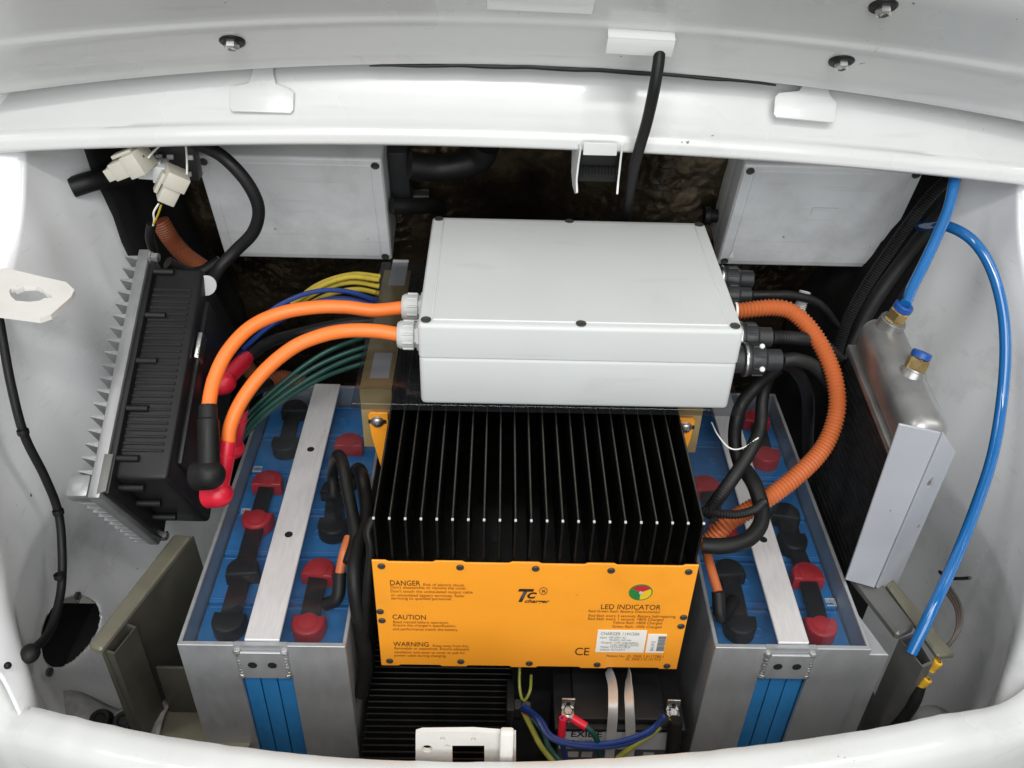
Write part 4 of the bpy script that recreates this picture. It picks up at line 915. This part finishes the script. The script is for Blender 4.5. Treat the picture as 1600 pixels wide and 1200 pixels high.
# ---------------- wire bundles behind on the left
for k, (pts, m, lab) in enumerate((
    ([(-0.3556, 0.1900, 0.4295), (-0.3225, 0.2000, 0.4653), (-0.2870, 0.2100, 0.4903), (-0.2445, 0.2200, 0.5043), (-0.2035, 0.2300, 0.5002), (-0.1626, 0.2400, 0.4798)], "wire_blue", "upper blue wire arching to the shelf bracket"),
    ([(-0.3458, 0.2000, 0.4228), (-0.3088, 0.2100, 0.4539), (-0.2643, 0.2200, 0.4795), (-0.2140, 0.2350, 0.4857), (-0.1631, 0.2400, 0.4715)], "wire_blue", "lower blue wire arching to the shelf bracket"),
    ([(-0.2806, 0.2350, 0.4749), (-0.2407, 0.2450, 0.4973), (-0.2011, 0.2500, 0.5105), (-0.1610, 0.2550, 0.5045)], "wire_yellow", "topmost yellow wire arching to the shelf bracket"),
    ([(-0.2779, 0.2400, 0.4687), (-0.2378, 0.2500, 0.4903), (-0.1982, 0.2550, 0.4995), (-0.1624, 0.2600, 0.4913)], "wire_yellow", "second yellow wire from the top behind the orange cables"),
    ([(-0.2743, 0.2400, 0.4615), (-0.2343, 0.2500, 0.4801), (-0.1947, 0.2550, 0.4884), (-0.1631, 0.2600, 0.4799)], "wire_yellow", "lowest yellow wire behind the orange cables"),
    ([(-0.2898, 0.2500, 0.4579), (-0.2482, 0.2600, 0.4902), (-0.2008, 0.2650, 0.5058), (-0.1611, 0.2700, 0.5008)], "wire_yellow", "yellow wire just behind the topmost one"),
    ([(-0.3596, 0.2150, 0.4011), (-0.3168, 0.2200, 0.4418), (-0.2721, 0.2300, 0.4647), (-0.2201, 0.2400, 0.4742), (-0.1651, 0.2500, 0.4567)], "wire_navy", "dark blue wire below the two blue ones"),
    ([(-0.3489, 0.0850, 0.3288), (-0.3237, 0.1000, 0.3614), (-0.2827, 0.1250, 0.3903), (-0.2338, 0.1500, 0.4111), (-0.1842, 0.1700, 0.4212), (-0.1461, 0.1800, 0.4256)], "wire_teal", "lowest dark green wire near the battery box"),
    ([(-0.3627, 0.1000, 0.3290), (-0.3437, 0.1150, 0.3529), (-0.3245, 0.1300, 0.3722), (-0.2959, 0.1500, 0.3924), (-0.2580, 0.1700, 0.4173), (-0.2207, 0.1900, 0.4327), (-0.1627, 0.2200, 0.4402)], "wire_teal", "upper dark green wire running under the orange cables"),
    ([(-0.3555, 0.0900, 0.3322), (-0.3365, 0.1050, 0.3569), (-0.3177, 0.1200, 0.3749), (-0.2799, 0.1400, 0.4025), (-0.2429, 0.1600, 0.4217), (-0.2019, 0.1800, 0.4327), (-0.1563, 0.2000, 0.4380)], "wire_teal", "middle dark green wire running under the orange cables"),
    ([(-0.3480, 0.0800, 0.3377), (-0.3293, 0.0950, 0.3621), (-0.3107, 0.1100, 0.3798), (-0.2691, 0.1300, 0.4061), (-0.2283, 0.1500, 0.4240), (-0.1921, 0.1700, 0.4316), (-0.1511, 0.1900, 0.4344)], "wire_teal", "lower dark green wire running under the orange cables"))):
    tag(MB().tube(pts, .0035, 10).build("wire", m), lab, "wire", "coloured wires behind the orange cables")
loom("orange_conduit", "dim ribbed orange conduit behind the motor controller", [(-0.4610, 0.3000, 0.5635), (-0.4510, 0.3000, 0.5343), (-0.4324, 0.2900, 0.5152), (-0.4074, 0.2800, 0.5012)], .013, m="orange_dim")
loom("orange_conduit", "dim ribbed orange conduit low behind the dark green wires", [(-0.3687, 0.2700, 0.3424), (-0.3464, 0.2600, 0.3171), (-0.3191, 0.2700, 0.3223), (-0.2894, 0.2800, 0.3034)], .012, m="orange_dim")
loom("black_cable", "thick black cable looping over the left rear enclosure", [(-0.3833, 0.2600, 0.6945), (-0.3635, 0.2500, 0.6924), (-0.3390, 0.2400, 0.6822), (-0.3152, 0.2350, 0.6535), (-0.3056, 0.2350, 0.6185), (-0.3168, 0.2350, 0.5845), (-0.3444, 0.2350, 0.5556), (-0.3656, 0.2200, 0.5367), (-0.3741, 0.1900, 0.5251)], .0082, False, cat="cable")
loom("black_cable", "black cable trailing from the lower left of the rear enclosure", [(-0.3747, 0.2600, 0.5254), (-0.4000, 0.2500, 0.5136), (-0.4179, 0.2400, 0.5190), (-0.4350, 0.2300, 0.5389)], .0085, False, cat="cable")
loom("black_pipe", "black rubber pipe stub under the cowl at the upper left", [(-0.5540, 0.2700, 0.6243), (-0.5335, 0.2800, 0.6283), (-0.5160, 0.3000, 0.6259), (-0.4938, 0.3200, 0.6220)], .0135, False, cat="pipe")
loom("black_pipe", "black rubber pipe crossing behind the middle enclosure", [(-0.1509, 0.3600, 0.5638), (-0.1224, 0.3750, 0.5572), (-0.0998, 0.4050, 0.5441), (-0.0865, 0.4600, 0.5143)], .012, False, cat="pipe")
tag(MB().tube([(-0.1199, 0.3300, 0.6398), (-0.0774, 0.3400, 0.6328), (-0.0295, 0.3400, 0.6451), (-0.0165, 0.3300, 0.6723)], .019, 14).build("hose", "black_rubber"), "fat black hose bending up under the cowl in the middle", "hose")

# white multi-pin plugs hanging at the upper left
def plug(name, label, c, d, m, sc_=1.0, pins=0):
    c = Vector(c); M = axis_frame(c, d)
    r = thing(name, label, "plug", tuple(c))
    b = MB(M).box((-.013 * sc_, -.010 * sc_, -.020 * sc_), (.013 * sc_, .010 * sc_, .002), .0015).box((-.017 * sc_, -.013 * sc_, .001), (.017 * sc_, .013 * sc_, .020 * sc_), .0015).box((-.006 * sc_, .012 * sc_, -.014 * sc_), (.006 * sc_, .016 * sc_, .012 * sc_), .001)
    b.build("housing", m, r)
    for i in range(pins):
        b = MB(M).box((-.011 * sc_ + i * .0075 * sc_, -.008 * sc_, -.030 * sc_), (-.0065 * sc_ + i * .0075 * sc_, .006 * sc_, -.018 * sc_), .0008); b.build("terminal_tube", m, r)
    return r
plug("white_plug", "yellowish white multi-pin plug hanging nearer the side wall", (-0.4465, 0.2150, 0.6837), (.8, -.1, .35), "connector_white", 1.1, 4)
plug("white_plug", "white two-wire plug hanging over the motor controller", (-0.4031, 0.2150, 0.6562), (.5, .2, .8), "connector_white", 1.05, 0)
plug("clear_plug", "cloudy grey plug joined behind the white plugs", (-0.4290, 0.2350, 0.6669), (.9, .1, -.1), "nylon_grey", .85, 0)
for k, (pts, m, lab) in enumerate((([(-0.4218, 0.2100, 0.6340), (-0.4306, 0.2100, 0.6216), (-0.4342, 0.2150, 0.6074), (-0.4435, 0.2200, 0.5892)], "paper", "pale wire curling below the white two-wire plug"),
    ([(-0.4189, 0.2100, 0.6324), (-0.4256, 0.2100, 0.6191), (-0.4360, 0.2150, 0.6029)], "wire_yellow", "yellow wire below the white two-wire plug"),
    ([(-0.4219, 0.2100, 0.6947), (-0.4173, 0.2300, 0.6978), (-0.4092, 0.2500, 0.7013)], "paper", "white wire rising behind the plugs to the cowl"),
    ([(-0.3841, 0.2200, 0.6646), (-0.3869, 0.2400, 0.6793), (-0.3912, 0.2600, 0.6943)], "paper", "pale wire dropping from the cowl to the two-wire plug"),
    ([(-0.4271, 0.2100, 0.6954), (-0.4443, 0.2200, 0.7013), (-0.4691, 0.2400, 0.7063)], "wire_brown", "brown wire from the multi-pin plug up to the cowl"))):
    tag(MB().tube(pts, .0013, 6, .004).build("thin_wire", m), lab, "wire")
loom("black_cable", "short black sleeve below the white two-wire plug", [(-0.4405, 0.2200, 0.6002), (-0.4467, 0.2200, 0.5818), (-0.4480, 0.2250, 0.5586)], .006, False, cat="cable")
fb = thing("fuse_holder", "small fuse holder with pale clips behind the white plugs", "fuse holder", (-0.4203, 0.2720, 0.6647))
c = Vector((-0.4222, 0.2715, 0.6666)); MB().box(c + Vector((-.035, 0, -.03)), c + Vector((.035, .02, .035)), .002).build("block", "grey_plastic", fb)
for i in range(8):
    q = c + Vector((-.028 + .018 * (i % 4) + random.uniform(-.004, .004), -.002, -.018 + .022 * (i // 4) + random.uniform(-.004, .004)))
    MB().box(q + Vector((-.004, -.003, -.003)), q + Vector((.004, .001, .003)), .0006).build("clip", "nylon_grey", fb)

# cable on the left wall with its rubber end
r = thing("wall_cable", "black cable hanging along the white left wall", "cable", (-0.5000, -0.2195, 0.3041))
MB().tube([(-0.5650, 0.0479, 0.5892), (-0.5620, 0.0297, 0.5492), (-0.5550, 0.0033, 0.5006), (-0.5480, -0.0166, 0.4454), (-0.5400, -0.0201, 0.3830), (-0.5350, -0.0272, 0.3308), (-0.5300, -0.0547, 0.2920), (-0.5250, -0.0937, 0.2605), (-0.5200, -0.1454, 0.2530), (-0.5150, -0.1905, 0.2753)], .0052, 12).build("sheath", "black_rubber", r)
MB().sphere((-0.5140, -0.1984, 0.2801), .011, (1, 1.1, .9), 14).build("rubber_end", "black_rubber", r)
for p in ((-0.5330, -0.0302, 0.3339), (-0.5230, -0.0876, 0.2827), (-0.5460, -0.0198, 0.4530)):
    MB().lathe([(.0066, -.003), (.0068, 0), (.0066, .003)], p, (.1, -.3, -1), 12).build("tape_wrap", "black_rubber", r)

# ---------------- radiator on the right
xr = .45
ra = thing("radiator", "small radiator with alloy end tank and black core on the right wall", "radiator", (.47, .02, .15))
MB().box((xr, -.070, .10), (xr + .036, .118, .488), .001, 1).build("core", "radiator_core", ra)
for i in range(36):
    z = .112 + i * .0103
    MB().box((xr - .0012, -.068, z), (xr + .001, .116, z + .0028)).build("core_row", "radiator_core", ra)
tk0, tk1 = Vector((.470, .108, .538)), Vector((.474, -.082, .510))
TM = frame(tk1, tk0 - tk1, (-1, 0, 0)); TL = (tk0 - tk1).length
tb_ = MB().obox(TM, (0, -.026, -.030), (TL, .026, .026), .021, 6).obox(TM, (.002, -.030, -.036), (TL - .002, .028, -.026), .002)
tank = tb_.build("end_tank", "tank_alloy", ra)
FT = []
for (bp, tp) in (((0.4720, 0.0817, 0.5527), (0.4820, 0.0790, 0.5883)), ((0.4740, 0.0003, 0.5338), (0.4860, 0.0130, 0.5664))):
    a = Vector(bp); b_ = Vector(tp); d = (b_ - a).normalized(); L_ = (b_ - a).length
    MB().lathe([(.0195, -.014), (.018, -.008), (.0165, -.002), (.0160, L_ * .38), (.0145, L_ * .40), (.0145, L_ * .45), (0, L_ * .45)], a, d, 24).build("port", "tank_alloy", tank)
    f = MB().lathe([(0, L_ * .44), (.0125, L_ * .44), (.0125, L_ * .80), (.011, L_ * .84), (0, L_ * .84)], a, d, 6).build("brass_fitting", "brass", ra)
    MB().lathe([(.0095, L_ * .83), (.0115, L_ * .86), (.0115, L_ * 1.02), (.010, L_ * 1.06), (.006, L_ * 1.06), (.006, L_ * .95), (0, L_ * .95)], a, d, 18).build("release_collar", "fitting_blue", f)
    FT.append((a + d * L_, d))
tag(MB().lathe([(.001, -.004), (.004, -.004), (.0005, .018), (0, .018)], (0.4760, 0.0823, 0.6002), (0, -.2, 1), 4).build("tie_tail", "black_plastic"), "pointed black tie end beside the upper blue collar", "cable tie")
# pale bracket at its near end
gb = thing("angle_bracket", "pale grey painted angle bracket bolted at the radiator's near end", "bracket", (.47, -.09, .27))
A0, A1 = Vector((0.4324, -0.0850, 0.5420)), Vector((0.5183, -0.0620, 0.4861)); B0, B1 = Vector((0.4363, -0.0850, 0.2953)), Vector((0.4937, -0.0620, 0.2373))
M0 = [Vector((0.4376, -0.0980, 0.5415)), Vector((0.4705, -0.0980, 0.5414)), Vector((0.4690, -0.0980, 0.2993)), Vector((0.4375, -0.0980, 0.3067))]
def quad(name, m, pts, th, parent, **k):
    p = [Vector(q) for q in pts]; n = (p[1] - p[0]).cross(p[3] - p[0]).normalized() * th
    t = bmesh.new(); vs = [t.verts.new(q) for q in p] + [t.verts.new(q - n) for q in p]
    for f in ((0, 1, 2, 3), (7, 6, 5, 4), (0, 4, 5, 1), (1, 5, 6, 2), (2, 6, 7, 3), (3, 7, 4, 0)): t.faces.new([vs[i] for i in f])
    bmesh.ops.recalc_face_normals(t, faces=t.faces)
    bmesh.ops.bevel(t, geom=list(t.edges), offset=th * .25, segments=1, affect='EDGES')
    b = MB(); b._merge(t); return b.build(name, m, parent, **k)
q1 = [(0.4290, -0.0900, 0.5478), (0.4714, -0.1000, 0.5448), (0.4650, -0.1000, 0.3004), (0.4313, -0.0900, 0.3032)]
q2 = [(0.4721, -0.1000, 0.5448), (0.5143, -0.0680, 0.4912), (0.5093, -0.0680, 0.2398), (0.4658, -0.1000, 0.3004)]
quad("flange", "grey_bracket", q1, .003, gb); fl2 = quad("flange", "grey_bracket", q2, .003, gb)
for p in ((0.4854, -0.0880, 0.4645), (0.4771, -0.0880, 0.3615)):
    MB().lathe([(.0085, -.001), (.0085, .0015), (.0058, .0015), (.0055, .005), (.003, .0065), (0, .0065)], p, (.55, -.75, .35), 14).build("bolt", "steel", fl2)

# ---------------- blue hoses
r = thing("blue_hose", "glossy blue hose looping from the upper brass fitting down to the steel post", "hose", (.48, -.19, .28))
MB().tube([FT[0][0] + FT[0][1] * .002, (0.4979, 0.1050, 0.5993), (0.5185, 0.1350, 0.6160), (0.5389, 0.1650, 0.6396), (0.5542, 0.1900, 0.6620), (0.5639, 0.2150, 0.6820), (0.5775, 0.2500, 0.6923), (0.5995, 0.3000, 0.6736), (0.6155, 0.3450, 0.6156), (0.6058, 0.3550, 0.5750), (0.5904, 0.3200, 0.5724), (0.5769, 0.2650, 0.5985), (0.5728, 0.2100, 0.6268), (0.5901, 0.1750, 0.6259), (0.6070, 0.1450, 0.6053), (0.6184, 0.1100, 0.5702), (0.6219, 0.0750, 0.5281), (0.6167, 0.0350, 0.4800), (0.5989, -0.0150, 0.4358), (0.5707, -0.0650, 0.3937), (0.5376, -0.1150, 0.3595), (0.5042, -0.1600, 0.3282), (0.4850, -0.1850, 0.2850)], .0068, 18).build("hose_wall", "hose_blue", r)

# ---------------- steel posts and rails
def open_post(name, label, corners, zt, zb, rail_end, m_side, m_top, hole):
    c = [Vector((p[0], p[1], 0)) for p in corners]
    ctr = sum(c, Vector()) / 4
    r = thing(name, label, "post", (ctr.x, ctr.y, zb))
    t = bmesh.new(); th = .84
    o_ = [[t.verts.new((p.x, p.y, z)) for p in c] for z in (zb, zt)]
    i_ = [[t.verts.new((ctr.x + (p.x - ctr.x) * th, ctr.y + (p.y - ctr.y) * th, z)) for p in c] for z in (zb, zt)]
    for k in range(4):
        k2 = (k + 1) % 4
        t.faces.new((o_[0][k], o_[0][k2], o_[1][k2], o_[1][k])); t.faces.new((i_[0][k2], i_[0][k], i_[1][k], i_[1][k2])); t.faces.new((o_[1][k], o_[1][k2], i_[1][k2], i_[1][k]))
    bmesh.ops.recalc_face_normals(t, faces=t.faces)
    b = MB(); b._merge(t); b.build("post_tube", m_side, r)
    return r, ctr
lp_, lctr = open_post("steel_post", "khaki square steel post with open top beside the left battery box", [(-0.4378, -0.1927, 0.2800), (-0.4208, -0.1985, 0.2800), (-0.4083, -0.1593, 0.2800), (-0.4253, -0.1522, 0.2800)], .28, .03, None, "khaki_steel", None, None)
# rail: channel running back from the post
a0, a1 = Vector((-0.4536, -0.1889, 0.2850)), Vector((-0.4349, -0.1956, 0.2850)); e0_, e1_ = Vector((-0.4052, -0.0148, 0.2850)), Vector((-0.3814, -0.0187, 0.2850))
quad("rail_top", "khaki_pale", [a0, a1, e1_, e0_], .014, lp_)
d1, d2 = Vector((-0.4148, -0.1525, 0.2840)), Vector((-0.3617, -0.0174, 0.2840))
quad("rail_side", "khaki_steel", [a1 + Vector((0, 0, -.001)), e1_ + Vector((0, 0, -.001)), Vector((e1_.x + .006, e1_.y, .12)), Vector((a1.x + .006, a1.y, .12))], .003, lp_)
hm = (a1 + e1_) / 2 + Vector((.001, .03, -.03))
MB().lathe([(.0065, 0), (.0065, .001), (0, .001)], hm + Vector((.006, .004, 0)), (.9, -.45, 0), 16).build("rail_hole", "void", lp_)
# base plate at the foot of the post
MB().box((lctr.x - .01, lctr.y - .04, .105), (lctr.x + .13, lctr.y + .02, .109), .001).build("foot_plate", "khaki_pale", lp_)
MB().box((lctr.x + .02, lctr.y + .018, .108), (lctr.x + .09, lctr.y + .022, .20), .001).build("gusset", "khaki_steel", lp_)
rp_, rctr = open_post("steel_post", "dark square steel post with open top that the blue hose enters", [(0.4803, -0.1615, 0.2800), (0.5004, -0.1538, 0.2800), (0.5080, -0.1950, 0.2800), (0.4939, -0.2012, 0.2800)], .28, .03, None, "dark_steel", None, None)
g0, g1 = Vector((0.4975, -0.1553, 0.2830)), Vector((0.4718, -0.1685, 0.2830)); h0, h1 = Vector((0.4748, -0.0735, 0.2830)), Vector((0.4425, -0.0741, 0.2830))
rt = quad("rail_top", "dark_steel", [h1, h0, g0, g1], .014, rp_)
MB().lathe([(.0068, 0), (.0068, .001), (0, .001)], Vector((0.4710, -0.1221, 0.2835)), (0, 0, 1), 16).build("rail_hole", "void", rp_)
k0_, k1_ = Vector((0.4808, -0.0690, 0.2840)), Vector((0.5133, -0.2013, 0.2840))
quad("rail_lip", "khaki_pale", [k0_, Vector((0.4949, -0.0750, 0.2840)), Vector((0.5400, -0.1818, 0.2700)), Vector((0.5152, -0.1877, 0.2750))], .010, rp_)
fxo = (0.4564, -0.1900, 0.2887)[0]
MB().prism([(.4335, -.1905), (fxo, -.1905), (fxo - .002, -.185), (.4335, -.115)], Matrix.Translation((0, 0, .05)), .238, .001, 1).build("side_flange", "aluminium", br)

# grey wires with yellow crimps in the right corner
for k, off in enumerate((-4, 0, 4)):
    pts = [(0.5600, -0.0880, 0.2839), (0, 0, 0), (0, 0, 0)]
    P = [((1477, 915), (1498, 950), (1497, 985), (1475, 1015), (1462, 1035))]
    pts = [Vector(p) + Vector((off * .0006, off * .0004, off * .0005)) for p in ((0.5650, -0.0809, 0.2816), (0.5600, -0.1244, 0.2942), (0.5500, -0.1548, 0.2882), (0.5350, -0.1683, 0.2686), (0.5200, -0.1834, 0.2645))]
    tag(MB().tube(pts, .0021, 8).build("grey_wire", "wire_brown"), ("left", "middle", "right")[k] + " of three grey-brown wires in the near right corner", "wire", "grey wires in the right corner")
for (a, b_, lab) in (((0.5200, -0.1868, 0.2727), (0.5150, -0.1868, 0.2570), "upper yellow crimp on the grey wires"), ((0.5100, -0.1959, 0.2525), (0.5050, -0.1964, 0.2383), "lower yellow crimp on the black cable")):
    tag(MB().lathe([(.003, 0), (.0055, .001), (.0058, .008), (.0045, .012), (.0058, .016), (.0050, (Vector(b_) - Vector(a)).length), (0, (Vector(b_) - Vector(a)).length)], a, Vector(b_) - Vector(a), 12).build("crimp", "yellow_crimp"), lab, "crimp")
loom("black_cable", "black cable dropping from the yellow crimp behind the sill", [(0.5050, -0.1964, 0.2383), (0.5000, -0.2063, 0.2174), (0.4900, -0.2108, 0.1853), (0.4750, -0.2145, 0.1506)], .0065, False, cat="cable")
tag(MB().tube([(0.5850, -0.0319, 0.2528), (0.5850, -0.0508, 0.2620), (0.5800, -0.0798, 0.2938), (0.5750, -0.1023, 0.3205)], .0022, 8).build("cable_tie", "black_plastic"), "black cable tie tail sticking out of the right wall", "cable tie")

# ---------------- low finned unit under the charger
hsr = thing("ribbed_unit", "low black ribbed heatsink unit under the charger", "heatsink", (-.065, -.17, .02))
hz = .150
MB().box((-.150, -.262, .02), (.030, -.03, hz - .014), .003).build("case", "black_anodised", hsr)
r0 = None
for i in range(26):
    y = -.260 + i * .0085
    if r0 is None: r0 = MB().box((-.149, y, hz - .016), (.029, y + .0026, hz), .0007, 1).build("rib", "black_anodised", hsr)
    else: copy_part(r0, (0, i * .0085, 0))
MB().lathe([(0, 0), (.015, 0), (.015, .010), (.012, .011), (.012, .018), (.010, .022), (0, .022)], (.030, -.178, .160), (1, 0, 0), 8).build("cable_gland", "black_plastic", hsr)
MB().box((.022, -.20, .135), (.032, -.155, .185), .003).build("gland_plate", "black_plastic", hsr)

# ---------------- starter battery with straps and leads
ex = thing("starter_battery", "black starter battery with silver label low at the right of the sill", "battery", (.155, -.15, .05))
bx0, bx1, byf, byb, bz = .082, .232, -.216, -.125, .188
MB().box((bx0, byf, .03), (bx1, byb, bz - .0165), .003).build("case", "black_plastic", ex)
MB().box((bx0 - .003, byf - .003, bz - .0165), (bx1 + .003, byb + .003, bz - .010), .002).box((bx0 + .02, byf + .004, bz - .013), (bx1 - .02, byb - .004, bz), .003).build("lid", "black_plastic", ex)
for xx in (bx0 + .0125, bx1 - .0125):
    tt = MB().box((xx - .008, byf + .002, bz - .013), (xx + .008, byf + .018, bz + .004), .0012).box((xx - .008, byf + .015, bz), (xx + .008, byf + .018, bz + .022), .001).build("terminal_post", "steel", ex)
    MB().lathe([(0, 0), (.006, 0), (.006, .004), (.0045, .005), (0, .005)], (xx, byf + .010, bz + .004), (0, -.2, 1), 6).build("terminal_bolt", "steel", tt)
    MB().lathe([(.0028, 0), (.0028, .0006), (0, .0006)], (xx, byf + .0148, bz + .014), (0, -1, 0), 10).build("terminal_hole", "void", tt)
lbl = MB().box((bx0 + .004, byf - .0009, .105), (bx1 - .004, byf - .0002, bz - .019)).build("front_label", "label_silver", ex)
MB().box((bx0 + .004, byf - .0013, .085), (bx1 - .004, byf - .0010, (0.1074, -0.2170, 0.1334)[2])).build("label_band", "label_dark", lbl)
text("EXIDE", ((0.0988, -0.2170, 0.1590)[0], byf - .0013, (0.0988, -0.2170, 0.1590)[2]), .0125, "ink", lbl, .037, bold=.02)
text("AGM", ((0.0988, -0.2170, 0.1469)[0], byf - .0013, (0.0988, -0.2170, 0.1469)[2]), .0065, "ink_grey", lbl, .026)
for q in (.016, .033, .108): MB().box((bx0 + q, byf - .0017, (0.1086, -0.2170, 0.1167)[2]), (bx0 + q + .013, byf - .0014, (0.1078, -0.2170, 0.1278)[2])).build("label_symbol", "paper_dull", lbl)
for k, (pts, wd, lab) in enumerate((([(0.1432, -0.1650, 0.2190), (0.1459, -0.1900, 0.2241), (0.1440, -0.2220, 0.2208), (0.1455, -0.2260, 0.1755), (0.1475, -0.2260, 0.1282)], [(.3, -1, .6), (.8, -.5, .3), (1, 0, 0), (1, .1, 0)], "left of two steel straps over the starter battery"),
                               ([(0.1678, -0.1650, 0.2195), (0.1647, -0.1900, 0.2245), (0.1632, -0.2220, 0.2212), (0.1682, -0.2260, 0.1760), (0.1715, -0.2260, 0.1287)], [(-.2, -1, .6), (.6, -.5, .3), (1, 0, 0), (1, -.1, 0)], "right of two steel straps over the starter battery"))):
    tag(MB().ribbon(pts, wd, .0115, .0012, .004).build("steel_strap", "strap_steel"), lab, "strap", "steel straps over the starter battery")
def lead(name, lab, pts, m, r_=.0036, sleeve=None):
    r = thing(name, lab, "wire", tuple(pts[0]))
    MB().tube(pts, r_, 10, .005).build("sheath", m, r)
    if sleeve: MB().tube([pts[0], Vector(pts[0]).lerp(Vector(pts[1]), sleeve[1])], r_ * 1.5, 12).build("crimp_sleeve", sleeve[0], r)
    return r
lead("battery_lead", "navy lead with red sleeve from the left battery terminal", [(0.0874, -0.2220, 0.2044), (0.0866, -0.2280, 0.1749), (0.0924, -0.2350, 0.1488), (0.0948, -0.2400, 0.1298)], "wire_navy", .0032, ("red_boot", .9))
lead("battery_lead", "green lead with red sleeve from the left battery terminal", [(0.0975, -0.2240, 0.2077), (0.1163, -0.2350, 0.2046), (0.1275, -0.2420, 0.1875), (0.1352, -0.2450, 0.1459)], "wire_teal", .0034, ("red_boot", .85))
lead("battery_lead", "blue lead swooping from the right battery terminal", [(0.2038, -0.2280, 0.2210), (0.1826, -0.2380, 0.2030), (0.1465, -0.2430, 0.1895), (0.1023, -0.2430, 0.1860), (0.0742, -0.2360, 0.1899), (0.0623, -0.2150, 0.1894), (0.0442, -0.1900, 0.1786)], "wire_blue", .0031)
lead("battery_lead", "second navy lead just below the blue one", [(0.2002, -0.2320, 0.2220), (0.1828, -0.2400, 0.1985), (0.1467, -0.2450, 0.1849), (0.1022, -0.2460, 0.1856), (0.0709, -0.2400, 0.1936), (0.0564, -0.2200, 0.2007), (0.0405, -0.1900, 0.1732)], "wire_navy", .0029)
lead("battery_lead", "olive lead with black sleeve from the right battery terminal", [(0.2075, -0.2300, 0.2191), (0.1901, -0.2380, 0.2019), (0.1688, -0.2450, 0.1867), (0.1515, -0.2500, 0.1681)], "wire_olive", .0034, ("black_rubber", .5))
lead("battery_lead", "yellow green lead from the gland down to the sill", [(0.0430, -0.1900, 0.1680), (0.0532, -0.2150, 0.1696), (0.0626, -0.2350, 0.1684), (0.0801, -0.2500, 0.1532)], "wire_olive", .0034)
lead("battery_lead", "dark green lead beside the yellow green one", [(0.0461, -0.1900, 0.1681), (0.0655, -0.2150, 0.1672), (0.0726, -0.2350, 0.1646), (0.0891, -0.2500, 0.1534)], "wire_teal", .0036)
lead("battery_lead", "thin olive lead curling up behind the gland", [(0.0376, -0.1500, 0.2037), (0.0379, -0.1700, 0.1869), (0.0425, -0.1850, 0.1828), (0.0499, -0.1800, 0.1951), (0.0517, -0.1600, 0.1987)], "wire_olive", .0018)
tag(MB().lathe([(0, 0), (.0035, 0), (.0035, .012), (0, .012)], (0.0434, -0.1950, 0.1769), (1, -.2, -.4), 10).build("red_sleeve", "red_boot"), "small red sleeve among the leads beside the gland", "sleeve")
# battery terminals' black heavy lead on the right
loom("black_cable", "black cable dropping from the right terminal of the starter battery", [(0.2188, -0.2220, 0.2033), (0.2188, -0.2280, 0.1802), (0.2202, -0.2300, 0.1500), (0.2190, -0.2350, 0.1238)], .0085, False, cat="cable")
